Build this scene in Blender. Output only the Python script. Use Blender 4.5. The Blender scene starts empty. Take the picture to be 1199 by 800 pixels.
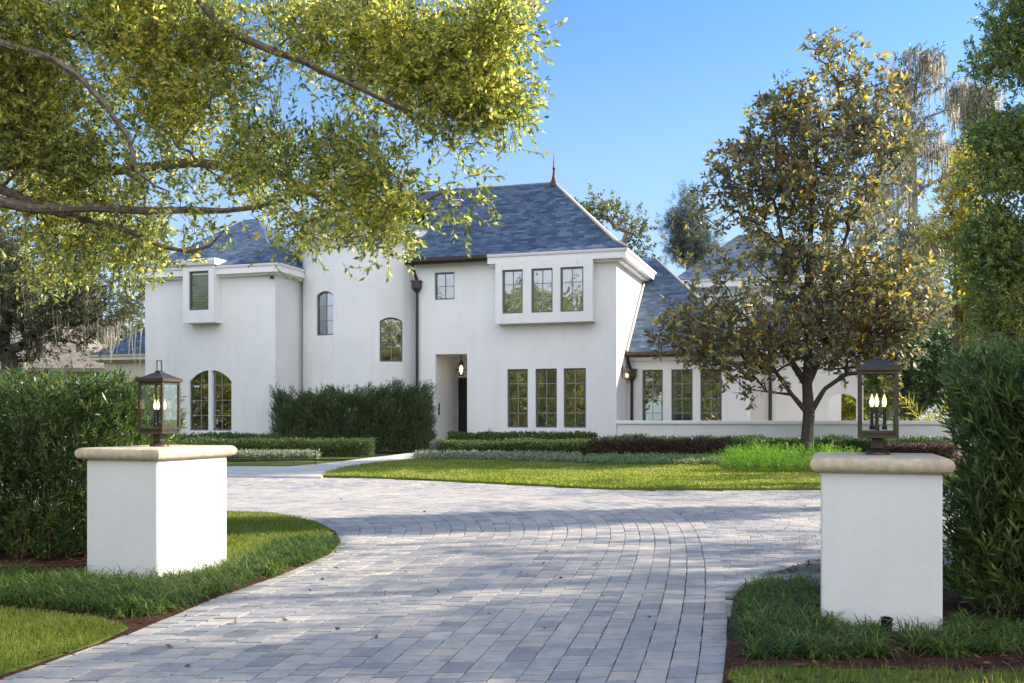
import bpy, bmesh, math, random
import numpy as np
from mathutils import Vector
rnd = random.Random(7)
rng = np.random.default_rng(7)
R = math.radians
C = bpy.context.scene.collection
F, CX, HY, EYE = 1161.0, 599.5, 490.0, 1.5
TH = R(17.5); CT, ST = math.cos(TH), math.sin(TH)

# ------------------------------------------------------------------ survey helpers
def g(y):
    s = min(max((y-11.0)/17.0, 0.0), 1.0)
    return 0.4*s*s*(3-2*s)
def gnp(y):
    s = np.clip((y-11.0)/17.0, 0, 1)
    return 0.4*s*s*(3-2*s)
def gp(px, py):                      # point of the ground seen at a photo position
    Y = 10.0
    for _ in range(60):
        Y = 0.5*Y + 0.5*(EYE-g(Y))*F/(py-HY)
    return ((px-CX)/F*Y, Y)
def at(px, py, Y): return ((px-CX)/F*Y, Y, EYE+(HY-py)/F*Y)
def uv_of(px, v):                    # house axes: u along the front, v into depth
    xr = (px-CX)/F
    t = v/(xr*ST+CT)
    return xr*t*CT - t*ST, t
def U(px, v): return uv_of(px, v)[0]
def Z(px, py, v): return EYE+(HY-py)/F*uv_of(px, v)[1]
def W(u, v): return (u*CT+v*ST, -u*ST+v*CT)

# ------------------------------------------------------------------ tagging
def tag(o, label=None, cat=None, group=None, kind=None):
    if label: o['label'] = label
    if cat: o['category'] = cat
    if group: o['group'] = group
    if kind: o['kind'] = kind
    return o
def empty(name, loc, rz=0, **k):
    o = bpy.data.objects.new(name, None); C.objects.link(o)
    o.location = loc; o.rotation_euler = (0, 0, rz); o.empty_display_size = .3
    return tag(o, **k)
def link_mesh(name, me, mat, parent=None, loc=(0, 0, 0), **k):
    o = bpy.data.objects.new(name, me); C.objects.link(o)
    if mat: me.materials.append(mat)
    o.location = loc
    if parent: o.parent = parent
    return tag(o, **k)
def copy_tree(o, parent=None):
    c = o.copy(); C.objects.link(c); c.parent = parent
    for ch in list(o.children): copy_tree(ch, c)
    return c

# ------------------------------------------------------------------ mesh builder
class MB:
    def __init__(s, off=(0, 0, 0)):
        s.v = []; s.f = []; s.uv = {}; s.off = off; s.smooth = False
    def face(s, pts, uv=None):
        i = len(s.v); s.v += [tuple(p) for p in pts]
        if uv: s.uv[len(s.f)] = uv
        s.f.append(tuple(range(i, i+len(pts))))
    def mesh(s, pts, faces):
        i = len(s.v); s.v += [tuple(p) for p in pts]
        for f in faces: s.f.append(tuple(i+k for k in f))
    def box(s, x0, x1, y0, y1, z0, z1, b=0.0):
        if b <= 0:
            P = [(x, y, z) for z in (z0, z1) for y in (y0, y1) for x in (x0, x1)]
            s.mesh(P, [(0, 2, 3, 1), (4, 5, 7, 6), (0, 1, 5, 4), (2, 6, 7, 3), (0, 4, 6, 2), (1, 3, 7, 5)])
        else:
            def ring(i, z): return [(x0+i+b, y0+i, z), (x1-i-b, y0+i, z), (x1-i, y0+i+b, z), (x1-i, y1-i-b, z), (x1-i-b, y1-i, z), (x0+i+b, y1-i, z), (x0+i, y1-i-b, z), (x0+i, y0+i+b, z)]
            s.loft([ring(b, z0), ring(0, z0+b), ring(0, z1-b), ring(b, z1)])
    def loft(s, rings, cap=True, close=True):
        n = len(rings[0]); P = [p for r in rings for p in r]; Fc = []
        for k in range(len(rings)-1):
            for i in range(n if close else n-1):
                j = (i+1) % n
                Fc.append((k*n+i, k*n+j, (k+1)*n+j, (k+1)*n+i))
        if cap:
            Fc.append(tuple(reversed(range(n)))); Fc.append(tuple((len(rings)-1)*n+i for i in range(n)))
        s.mesh(P, Fc)
    def tube(s, pts, rad, n=8):
        pts = [Vector(p) for p in pts]; rings = []
        if not isinstance(rad, (list, tuple)): rad = [rad]*len(pts)
        for i, p in enumerate(pts):
            d = (pts[min(i+1, len(pts)-1)]-pts[max(i-1, 0)]).normalized()
            a = d.cross(Vector((0, 0, 1)) if abs(d.z) < .95 else Vector((1, 0, 0))).normalized(); b = d.cross(a)
            rings.append([p+rad[i]*(a*math.cos(6.2832*k/n)+b*math.sin(6.2832*k/n)) for k in range(n)])
        s.loft(rings)
    def lathe(s, x, y, prof, n=20):
        s.loft([[(x+r*math.cos(6.2832*k/n), y+r*math.sin(6.2832*k/n), z) for k in range(n)] for r, z in prof])
    def sweep(s, path, prof, closed=False, inset_caps=True):
        """path: plan points, travelling with the outside on the right; prof: (out, z) closed profile"""
        n = len(path); rings = []
        for i in range(n):
            p = Vector(path[i][:2])
            a = Vector(path[i-1][:2]) if (i > 0 or closed) else None
            b = Vector(path[(i+1) % n][:2]) if (i < n-1 or closed) else None
            d1 = (p-a).normalized() if a is not None else None
            d2 = (b-p).normalized() if b is not None else None
            if d1 is None: d1 = d2
            if d2 is None: d2 = d1
            n1 = Vector((d1.y, -d1.x)); n2 = Vector((d2.y, -d2.x))
            m = n1+n2; m = m/ (m.length**2/2) if m.length > 1e-6 else n1
            rings.append([(p.x+m.x*o, p.y+m.y*o, z) for o, z in prof])
        if closed: rings.append(rings[0])
        s.loft(rings, cap=not closed)
    def build(s, name, mat, parent=None, smooth=None, **k):
        me = bpy.data.meshes.new(name)
        o = s.off
        me.from_pydata([(x-o[0], y-o[1], z-o[2]) for x, y, z in s.v], [], s.f)
        if s.uv:
            l = me.uv_layers.new(name='UVMap')
            for fi, uvs in s.uv.items():
                for li, c in zip(me.polygons[fi].loop_indices, uvs): l.data[li].uv = c
        me.validate()
        bm = bmesh.new(); bm.from_mesh(me)
        bmesh.ops.remove_doubles(bm, verts=bm.verts, dist=1e-5)
        if not s.uv: bmesh.ops.recalc_face_normals(bm, faces=bm.faces)
        bm.to_mesh(me); bm.free()
        if smooth:
            me.set_sharp_from_angle(angle=R(smooth))
            for p in me.polygons: p.use_smooth = True
        loc = (0, 0, 0) if parent else o
        return link_mesh(name, me, mat, parent, loc, **k)

def quads_mesh(name, Q, mat, parent=None, loc=(0, 0, 0), **k):
    """Q: (N,4,3) array of separate quads"""
    Q = np.asarray(Q, dtype=np.float32)-np.array(loc, dtype=np.float32)
    n = len(Q); me = bpy.data.meshes.new(name)
    me.vertices.add(n*4); me.vertices.foreach_set('co', Q.reshape(-1))
    me.loops.add(n*4); me.loops.foreach_set('vertex_index', np.arange(n*4, dtype=np.int32))
    me.polygons.add(n); me.polygons.foreach_set('loop_start', np.arange(0, n*4, 4, dtype=np.int32))
    me.update(calc_edges=True)
    return link_mesh(name, me, mat, parent, (0, 0, 0) if parent else loc, **k)

# ------------------------------------------------------------------ materials
def nmat(name):
    m = bpy.data.materials.new(name); m.use_nodes = True
    nt = m.node_tree; nt.nodes.clear()
    out = nt.nodes.new('ShaderNodeOutputMaterial')
    return m, nt, out
def N(nt, t, **k):
    n = nt.nodes.new(t)
    for a, b in k.items():
        if a in n.inputs: n.inputs[a].default_value = b
        else: setattr(n, a, b)
    return n
def ramp(nt, stops, interp='LINEAR'):
    r = nt.nodes.new('ShaderNodeValToRGB'); cr = r.color_ramp; cr.interpolation = interp
    cr.elements[0].position = stops[0][0]; cr.elements[0].color = (*stops[0][1], 1)
    cr.elements[1].position = stops[-1][0]; cr.elements[1].color = (*stops[-1][1], 1)
    for p, c in stops[1:-1]:
        e = cr.elements.new(p); e.color = (*c, 1)
    return r
def simple(name, col, rough=.6, metal=0, noise=0.0, nscale=8, bump=0.0, bscale=40, spec=.5, detail=6):
    m, nt, out = nmat(name)
    b = N(nt, 'ShaderNodeBsdfPrincipled'); b.inputs['Roughness'].default_value = rough
    b.inputs['Metallic'].default_value = metal; b.inputs['Specular IOR Level'].default_value = spec
    b.inputs['Base Color'].default_value = (*col, 1)
    tc = N(nt, 'ShaderNodeTexCoord')
    if noise > 0:
        n = N(nt, 'ShaderNodeTexNoise'); n.inputs['Scale'].default_value = nscale; n.inputs['Detail'].default_value = detail
        nt.links.new(tc.outputs['Object'], n.inputs['Vector'])
        r = ramp(nt, [(.3, tuple(c*(1-noise) for c in col)), (.7, tuple(min(1, c*(1+noise)) for c in col))])
        nt.links.new(n.outputs['Fac'], r.inputs['Fac']); nt.links.new(r.outputs['Color'], b.inputs['Base Color'])
    if bump > 0:
        n2 = N(nt, 'ShaderNodeTexNoise'); n2.inputs['Scale'].default_value = bscale; n2.inputs['Detail'].default_value = 5
        nt.links.new(tc.outputs['Object'], n2.inputs['Vector'])
        bp = N(nt, 'ShaderNodeBump'); bp.inputs['Strength'].default_value = bump; bp.inputs['Distance'].default_value = .02
        nt.links.new(n2.outputs['Fac'], bp.inputs['Height']); nt.links.new(bp.outputs['Normal'], b.inputs['Normal'])
    nt.links.new(b.outputs[0], out.inputs[0])
    return m
def leafmat(name, cols, trans=.4, back=None, rough=.45, gloss=.35, clump=.5, cscale=1.2):
    """cols: ramp of leaf colours picked per leaf; a slow noise shifts it by clump"""
    m, nt, out = nmat(name)
    geo = N(nt, 'ShaderNodeNewGeometry'); tc = N(nt, 'ShaderNodeTexCoord')
    nz = N(nt, 'ShaderNodeTexNoise'); nz.inputs['Scale'].default_value = cscale; nz.inputs['Detail'].default_value = 2
    nt.links.new(tc.outputs['Object'], nz.inputs['Vector'])
    mm = N(nt, 'ShaderNodeMath', operation='MULTIPLY_ADD'); mm.inputs[1].default_value = clump*2.2; mm.inputs[2].default_value = -clump*1.1
    nt.links.new(nz.outputs['Fac'], mm.inputs[0])
    ad = N(nt, 'ShaderNodeMath', operation='ADD', use_clamp=True)
    nt.links.new(mm.outputs[0], ad.inputs[0]); nt.links.new(geo.outputs['Random Per Island'], ad.inputs[1])
    r = ramp(nt, cols); nt.links.new(ad.outputs[0], r.inputs['Fac'])
    col = r.outputs['Color']
    if back:
        mx = N(nt, 'ShaderNodeMix', data_type='RGBA'); mx.inputs['B'].default_value = (*back, 1)
        nt.links.new(geo.outputs['Backfacing'], mx.inputs['Factor']); nt.links.new(col, mx.inputs['A'])
        colf = mx.outputs['Result']
    else: colf = col
    b = N(nt, 'ShaderNodeBsdfPrincipled'); b.inputs['Roughness'].default_value = rough; b.inputs['Specular IOR Level'].default_value = gloss
    nt.links.new(colf, b.inputs['Base Color'])
    t = N(nt, 'ShaderNodeBsdfTranslucent')
    hs = N(nt, 'ShaderNodeHueSaturation'); hs.inputs['Hue'].default_value = .492; hs.inputs['Value'].default_value = 2.6; hs.inputs['Saturation'].default_value = 1.05
    nt.links.new(col, hs.inputs['Color']); nt.links.new(hs.outputs[0], t.inputs['Color'])
    ms = N(nt, 'ShaderNodeMixShader'); ms.inputs[0].default_value = trans
    nt.links.new(b.outputs[0], ms.inputs[1]); nt.links.new(t.outputs[0], ms.inputs[2]); nt.links.new(ms.outputs[0], out.inputs[0])
    return m

def stucco_mat(name, c0, c1):
    m, nt, out = nmat(name)
    b = N(nt, 'ShaderNodeBsdfPrincipled'); b.inputs['Roughness'].default_value = .85; b.inputs['Specular IOR Level'].default_value = .25
    tc = N(nt, 'ShaderNodeTexCoord')
    mp = N(nt, 'ShaderNodeMapping'); mp.inputs['Scale'].default_value = (.55, .55, .35); nt.links.new(tc.outputs['Object'], mp.inputs['Vector'])
    n = N(nt, 'ShaderNodeTexNoise'); n.inputs['Scale'].default_value = 1.6; n.inputs['Detail'].default_value = 8; n.inputs['Roughness'].default_value = .62
    nt.links.new(mp.outputs[0], n.inputs['Vector'])
    r = ramp(nt, [(.3, c0), (.62, c1)]); nt.links.new(n.outputs['Fac'], r.inputs['Fac'])
    mp2 = N(nt, 'ShaderNodeMapping'); mp2.inputs['Scale'].default_value = (2.6, 2.6, .22); nt.links.new(tc.outputs['Object'], mp2.inputs['Vector'])
    ns = N(nt, 'ShaderNodeTexNoise'); ns.inputs['Scale'].default_value = 1.4; ns.inputs['Detail'].default_value = 9; ns.inputs['Roughness'].default_value = .7; nt.links.new(mp2.outputs[0], ns.inputs['Vector'])
    rs = ramp(nt, [(.26, (.93, .925, .90)), (.48, (1, 1, 1))]); nt.links.new(ns.outputs['Fac'], rs.inputs['Fac'])
    mxs = N(nt, 'ShaderNodeMix', data_type='RGBA', blend_type='MULTIPLY'); mxs.inputs['Factor'].default_value = 1
    nt.links.new(r.outputs[0], mxs.inputs['A']); nt.links.new(rs.outputs[0], mxs.inputs['B']); nt.links.new(mxs.outputs['Result'], b.inputs['Base Color'])
    n2 = N(nt, 'ShaderNodeTexNoise'); n2.inputs['Scale'].default_value = 9; n2.inputs['Detail'].default_value = 8; nt.links.new(tc.outputs['Object'], n2.inputs['Vector'])
    bp = N(nt, 'ShaderNodeBump'); bp.inputs['Strength'].default_value = .2; bp.inputs['Distance'].default_value = .02
    nt.links.new(n2.outputs['Fac'], bp.inputs['Height']); nt.links.new(bp.outputs[0], b.inputs['Normal']); nt.links.new(b.outputs[0], out.inputs[0])
    return m
M = {}
M['stucco'] = stucco_mat('stucco', (.76, .755, .745), (.83, .825, .81))
M['pier_stucco'] = stucco_mat('pier_stucco', (.72, .715, .70), (.82, .815, .80))
M['trim'] = simple('trim', (.84, .83, .80), .6, noise=.03, nscale=2, bump=.05)
M['beige'] = simple('beige_stucco', (.62, .56, .44), .85, noise=.06, nscale=2, bump=.2)
M['bronze'] = simple('bronze', (.085, .066, .052), .45, metal=.6, noise=.25, nscale=9)
M['dark_bronze'] = simple('dark_bronze', (.038, .033, .031), .45, metal=.4, noise=.25, nscale=9)
M['copper'] = simple('weathered_copper', (.07, .048, .038), .5, metal=.5, noise=.35, nscale=6, bump=.1)
M['frame'] = simple('window_frame', (.10, .105, .105), .45, noise=.08)
M['muntin'] = simple('muntin', (.28, .27, .24), .5)
M['black'] = simple('black_paint', (.012, .012, .014), .3)
M['flash'] = simple('flashing', (.45, .40, .34), .5)
M['blind'] = simple('blind', (.55, .60, .62), .8)
M['louver'] = simple('louver', (.20, .25, .13), .6)
M['capstone'] = simple('cast_stone', (.60, .485, .345), .8, noise=.22, nscale=14, bump=.35, bscale=90)
M['concrete'] = simple('walk_concrete', (.52, .49, .45), .85, noise=.12, nscale=3, bump=.15)
M['bark'] = simple('bark', (.17, .13, .10), .9, noise=.45, nscale=18, bump=.8, bscale=30)
M['bark_light'] = simple('bark_light', (.26, .225, .19), .9, noise=.35, nscale=9, bump=.7, bscale=20)
M['bark_dark'] = simple('bark_dark', (.055, .045, .038), .9, noise=.4, nscale=12, bump=.7, bscale=30)
M['stem'] = simple('stem', (.15, .12, .06), .8, noise=.3)
M['sand'] = simple('joint_sand', (.035, .033, .032), .95, noise=.25, nscale=20, bump=.3)
M['asphalt'] = simple('asphalt', (.05, .05, .052), .9, noise=.2, nscale=30, bump=.3)

def shingle():
    m, nt, out = nmat('shingles')
    b = N(nt, 'ShaderNodeBsdfPrincipled'); b.inputs['Roughness'].default_value = .75; b.inputs['Specular IOR Level'].default_value = .35
    uv = N(nt, 'ShaderNodeUVMap')
    def brick(sx, w, h, off, c1, c2, bias):
        t = N(nt, 'ShaderNodeTexBrick'); t.offset = off; t.offset_frequency = 2; t.squash = 1
        t.inputs['Scale'].default_value = 1; t.inputs['Brick Width'].default_value = w; t.inputs['Row Height'].default_value = h
        t.inputs['Mortar Size'].default_value = .006; t.inputs['Mortar Smooth'].default_value = .3; t.inputs['Bias'].default_value = bias
        t.inputs['Color1'].default_value = (*c1, 1); t.inputs['Color2'].default_value = (*c2, 1); t.inputs['Mortar'].default_value = (.03, .035, .045, 1)
        nt.links.new(uv.outputs[0], t.inputs['Vector']); return t
    t1 = brick(1, .25, .135, .37, (.030, .058, .11), (.21, .29, .40), -.25)
    t2 = brick(1, .41, .135, .61, (.05, .083, .145), (.13, .18, .265), 0)
    mx = N(nt, 'ShaderNodeMix', data_type='RGBA'); mx.inputs['Factor'].default_value = .45
    nt.links.new(t1.outputs['Color'], mx.inputs['A']); nt.links.new(t2.outputs['Color'], mx.inputs['B'])
    nz = N(nt, 'ShaderNodeTexNoise'); nz.inputs['Scale'].default_value = .9; nz.inputs['Detail'].default_value = 6; nt.links.new(uv.outputs[0], nz.inputs['Vector'])
    rr = ramp(nt, [(.3, (.78, .78, .8)), (.7, (1.12, 1.1, 1.05))]); nt.links.new(nz.outputs['Fac'], rr.inputs['Fac'])
    m2 = N(nt, 'ShaderNodeMix', data_type='RGBA', blend_type='MULTIPLY'); m2.inputs['Factor'].default_value = 1
    nt.links.new(mx.outputs['Result'], m2.inputs['A']); nt.links.new(rr.outputs[0], m2.inputs['B']); nt.links.new(m2.outputs['Result'], b.inputs['Base Color'])
    # each course steps down: saw-tooth height
    sp = N(nt, 'ShaderNodeSeparateXYZ'); nt.links.new(uv.outputs[0], sp.inputs[0])
    md = N(nt, 'ShaderNodeMath', operation='MULTIPLY'); md.inputs[1].default_value = 1/.135; nt.links.new(sp.outputs['Y'], md.inputs[0])
    fr = N(nt, 'ShaderNodeMath', operation='FRACT'); nt.links.new(md.outputs[0], fr.inputs[0])
    inv = N(nt, 'ShaderNodeMath', operation='SUBTRACT'); inv.inputs[0].default_value = 1; nt.links.new(fr.outputs[0], inv.inputs[1])
    a2 = N(nt, 'ShaderNodeMath', operation='MULTIPLY_ADD'); a2.inputs[1].default_value = -.6; nt.links.new(t1.outputs['Fac'], a2.inputs[0]); nt.links.new(inv.outputs[0], a2.inputs[2])
    bp = N(nt, 'ShaderNodeBump'); bp.inputs['Strength'].default_value = .8; bp.inputs['Distance'].default_value = .025
    nt.links.new(a2.outputs[0], bp.inputs['Height']); nt.links.new(bp.outputs[0], b.inputs['Normal']); nt.links.new(b.outputs[0], out.inputs[0])
    return m
M['shingle'] = shingle()

def paver_mat():
    m, nt, out = nmat('tumbled_pavers')
    b = N(nt, 'ShaderNodeBsdfPrincipled'); b.inputs['Roughness'].default_value = .8; b.inputs['Specular IOR Level'].default_value = .3
    geo = N(nt, 'ShaderNodeNewGeometry'); tc = N(nt, 'ShaderNodeTexCoord')
    r = ramp(nt, [(0, (.30, .30, .31)), (.2, (.39, .385, .385)), (.5, (.455, .435, .41)), (.75, (.51, .46, .41)), (.88, (.37, .365, .375)), (1, (.56, .51, .45))])
    nt.links.new(geo.outputs['Random Per Island'], r.inputs['Fac'])
    n1 = N(nt, 'ShaderNodeTexNoise'); n1.inputs['Scale'].default_value = 9; n1.inputs['Detail'].default_value = 8; n1.inputs['Roughness'].default_value = .65
    nt.links.new(tc.outputs['Object'], n1.inputs['Vector'])
    r1 = ramp(nt, [(.28, (.74, .745, .76)), (.5, (.96, .96, .96)), (.72, (1.14, 1.12, 1.09))]); nt.links.new(n1.outputs['Fac'], r1.inputs['Fac'])
    n3 = N(nt, 'ShaderNodeTexNoise'); n3.inputs['Scale'].default_value = .55; n3.inputs['Detail'].default_value = 5
    nt.links.new(tc.outputs['Object'], n3.inputs['Vector'])
    r3 = ramp(nt, [(.35, (.84, .84, .88)), (.65, (1.07, 1.04, 1.0))]); nt.links.new(n3.outputs['Fac'], r3.inputs['Fac'])
    m1 = N(nt, 'ShaderNodeMix', data_type='RGBA', blend_type='MULTIPLY'); m1.inputs['Factor'].default_value = 1
    nt.links.new(r.outputs[0], m1.inputs['A']); nt.links.new(r1.outputs[0], m1.inputs['B'])
    m2 = N(nt, 'ShaderNodeMix', data_type='RGBA', blend_type='MULTIPLY'); m2.inputs['Factor'].default_value = 1
    nt.links.new(m1.outputs['Result'], m2.inputs['A']); nt.links.new(r3.outputs[0], m2.inputs['B']); nt.links.new(m2.outputs['Result'], b.inputs['Base Color'])
    n2 = N(nt, 'ShaderNodeTexNoise'); n2.inputs['Scale'].default_value = 110; n2.inputs['Detail'].default_value = 5; nt.links.new(tc.outputs['Object'], n2.inputs['Vector'])
    bp = N(nt, 'ShaderNodeBump'); bp.inputs['Strength'].default_value = .3; bp.inputs['Distance'].default_value = .004
    nt.links.new(n2.outputs['Fac'], bp.inputs['Height']); nt.links.new(bp.outputs[0], b.inputs['Normal']); nt.links.new(b.outputs[0], out.inputs[0])
    return m
M['paver'] = paver_mat()

def ground_mat(name, stops, scale, bump=.5, bscale=60, scale2=1.2):
    m, nt, out = nmat(name)
    b = N(nt, 'ShaderNodeBsdfPrincipled'); b.inputs['Roughness'].default_value = .95; b.inputs['Specular IOR Level'].default_value = .1
    tc = N(nt, 'ShaderNodeTexCoord')
    n1 = N(nt, 'ShaderNodeTexNoise'); n1.inputs['Scale'].default_value = scale; n1.inputs['Detail'].default_value = 10; n1.inputs['Roughness'].default_value = .75
    nt.links.new(tc.outputs['Object'], n1.inputs['Vector'])
    n2 = N(nt, 'ShaderNodeTexNoise'); n2.inputs['Scale'].default_value = scale2; n2.inputs['Detail'].default_value = 4; nt.links.new(tc.outputs['Object'], n2.inputs['Vector'])
    mm = N(nt, 'ShaderNodeMath', operation='MULTIPLY_ADD'); mm.inputs[1].default_value = .45; nt.links.new(n2.outputs['Fac'], mm.inputs[0])
    m0 = N(nt, 'ShaderNodeMath', operation='MULTIPLY_ADD'); m0.inputs[1].default_value = 1; m0.inputs[2].default_value = -.22; nt.links.new(n1.outputs['Fac'], m0.inputs[0]); nt.links.new(m0.outputs[0], mm.inputs[2])
    r = ramp(nt, stops); nt.links.new(mm.outputs[0], r.inputs['Fac']); nt.links.new(r.outputs[0], b.inputs['Base Color'])
    n3 = N(nt, 'ShaderNodeTexNoise'); n3.inputs['Scale'].default_value = bscale; n3.inputs['Detail'].default_value = 6; nt.links.new(tc.outputs['Object'], n3.inputs['Vector'])
    bp = N(nt, 'ShaderNodeBump'); bp.inputs['Strength'].default_value = bump; bp.inputs['Distance'].default_value = .04
    nt.links.new(n3.outputs['Fac'], bp.inputs['Height']); nt.links.new(bp.outputs[0], b.inputs['Normal']); nt.links.new(b.outputs[0], out.inputs[0])
    return m
M['turf'] = ground_mat('turf', [(.25, (.07, .10, .025)), (.5, (.14, .18, .042)), (.75, (.26, .25, .09))], 26, .8, 90, .7)
M['ground'] = ground_mat('ground_grass', [(.25, (.045, .065, .018)), (.5, (.08, .105, .028)), (.75, (.12, .13, .05))], 3, .6, 30)
M['mulch'] = ground_mat('mulch', [(.25, (.022, .013, .010)), (.45, (.075, .035, .024)), (.62, (.15, .075, .05)), (.8, (.26, .16, .11))], 55, 1.0, 70, 3)
M['gravel'] = ground_mat('gravel', [(.3, (.07, .07, .07)), (.5, (.20, .195, .185)), (.7, (.36, .35, .33))], 60, 1.0, 90, 2)
M['blade'] = leafmat('grass_blade', [(0, (.07, .11, .018)), (.5, (.13, .18, .028)), (.85, (.22, .23, .045)), (1, (.34, .28, .12))], .45, gloss=.2, rough=.6, clump=.3, cscale=.8)
M['blade_far'] = leafmat('grass_blade_far', [(0, (.08, .12, .022)), (.5, (.165, .215, .040)), (.85, (.25, .275, .06)), (1, (.36, .31, .13))], .45, gloss=.1, rough=.7, clump=.45, cscale=.9)
M['liriope'] = leafmat('liriope', [(0, (.035, .075, .020)), (.5, (.070, .130, .030)), (.85, (.15, .21, .05)), (1, (.28, .30, .09))], .35, gloss=.25, rough=.5, clump=.25)
M['oak'] = leafmat('oak_leaf', [(0, (.055, .09, .04)), (.35, (.16, .20, .065)), (.7, (.33, .35, .085)), (1, (.56, .50, .12))], .58, rough=.4, gloss=.5, clump=.35, cscale=.7)
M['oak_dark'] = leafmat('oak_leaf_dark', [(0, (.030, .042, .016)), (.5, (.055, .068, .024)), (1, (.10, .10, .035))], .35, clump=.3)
M['oak_back'] = leafmat('oak_leaf_back', [(0, (.06, .075, .03)), (.5, (.10, .12, .045)), (1, (.17, .16, .06))], .4, clump=.3, cscale=.5)
M['magnolia'] = leafmat('magnolia_leaf', [(0, (.06, .085, .06)), (.5, (.10, .125, .075)), (.68, (.18, .16, .07)), (.84, (.36, .30, .06)), (1, (.52, .40, .07))], .34, back=(.20, .125, .075), rough=.42, gloss=.45, clump=.42, cscale=.5)
M['podo'] = leafmat('podocarpus_leaf', [(0, (.022, .055, .016)), (.5, (.055, .105, .026)), (.85, (.11, .17, .035)), (1, (.20, .24, .045))], .35, rough=.35, gloss=.5, clump=.35, cscale=1.5)
M['podo_dark'] = leafmat('podocarpus_dark', [(0, (.022, .058, .020)), (.6, (.050, .102, .032)), (1, (.12, .18, .05))], .3, rough=.4, gloss=.4, clump=.3, cscale=1.2)
M['box'] = leafmat('boxwood_leaf', [(0, (.028, .062, .020)), (.6, (.065, .112, .030)), (1, (.13, .18, .05))], .3, clump=.3, cscale=1.5)
M['loro'] = leafmat('loropetalum_leaf', [(0, (.030, .018, .022)), (.5, (.060, .034, .036)), (.9, (.12, .075, .055)), (1, (.20, .15, .09))], .3, clump=.3, cscale=1.5)
M['silver'] = leafmat('silver_leaf', [(0, (.06, .09, .045)), (.5, (.17, .20, .12)), (1, (.42, .42, .30))], .25, clump=.2)
M['fern'] = leafmat('fern_leaf', [(0, (.05, .13, .015)), (.5, (.09, .22, .02)), (1, (.18, .34, .035))], .4, clump=.2)
M['camphor'] = leafmat('camphor_leaf', [(0, (.06, .12, .045)), (.55, (.13, .20, .06)), (.85, (.24, .27, .06)), (1, (.40, .36, .08))], .35, clump=.3, cscale=.6)
M['yellowgreen'] = leafmat('yellow_leaf', [(0, (.12, .15, .03)), (.5, (.26, .26, .04)), (1, (.45, .38, .06))], .45, clump=.35, cscale=.5)
M['pine'] = leafmat('pine_needle', [(0, (.05, .08, .075)), (1, (.11, .15, .13))], .2, clump=.2)
M['moss'] = leafmat('spanish_moss', [(0, (.20, .175, .14)), (.6, (.33, .29, .235)), (1, (.46, .42, .35))], .35, gloss=.1, rough=.9, clump=.2)
M['greyoak'] = leafmat('greygreen_leaf', [(0, (.05, .065, .045)), (.6, (.10, .12, .08)), (1, (.17, .18, .11))], .35, clump=.3, cscale=.5)
M['dry'] = leafmat('dry_leaf', [(0, (.10, .05, .025)), (1, (.25, .15, .08))], .2)

def glass_mat(name, tint, refl, rough=0.0):
    m, nt, out = nmat(name)
    t = N(nt, 'ShaderNodeBsdfTransparent'); t.inputs[0].default_value = (*tint, 1)
    gl = N(nt, 'ShaderNodeBsdfGlossy'); gl.inputs['Roughness'].default_value = rough; gl.inputs['Color'].default_value = (.95, .97, 1, 1)
    fr = N(nt, 'ShaderNodeFresnel'); fr.inputs['IOR'].default_value = 1.5
    mx = N(nt, 'ShaderNodeMath', operation='MULTIPLY_ADD', use_clamp=True); mx.inputs[1].default_value = .8 if refl > .1 else .35; mx.inputs[2].default_value = refl; nt.links.new(fr.outputs[0], mx.inputs[0])
    if refl > .15:
        tc = N(nt, 'ShaderNodeTexCoord'); nz = N(nt, 'ShaderNodeTexNoise'); nz.inputs['Scale'].default_value = 1.3; nz.inputs['Detail'].default_value = 1
        nt.links.new(tc.outputs['Object'], nz.inputs['Vector'])
        bp = N(nt, 'ShaderNodeBump'); bp.inputs['Strength'].default_value = .35; bp.inputs['Distance'].default_value = .02; nt.links.new(nz.outputs['Fac'], bp.inputs['Height']); nt.links.new(bp.outputs[0], gl.inputs['Normal'])
    ms = N(nt, 'ShaderNodeMixShader'); nt.links.new(mx.outputs[0], ms.inputs[0]); nt.links.new(t.outputs[0], ms.inputs[1]); nt.links.new(gl.outputs[0], ms.inputs[2]); nt.links.new(ms.outputs[0], out.inputs[0])
    return m
M['glass'] = glass_mat('window_glass', (.60, .66, .63), .26)
M['lglass'] = glass_mat('lantern_glass', (.94, .96, .94), .03)
def emit(name, col, s):
    m, nt, out = nmat(name); e = N(nt, 'ShaderNodeEmission'); e.inputs[0].default_value = (*col, 1); e.inputs[1].default_value = s
    nt.links.new(e.outputs[0], out.inputs[0]); return m
M['flame'] = emit('flame_bulb', (1, .58, .25), 1.9)
M['flame_w'] = emit('flame_bulb_wall', (1, .62, .30), 2.6)

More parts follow.
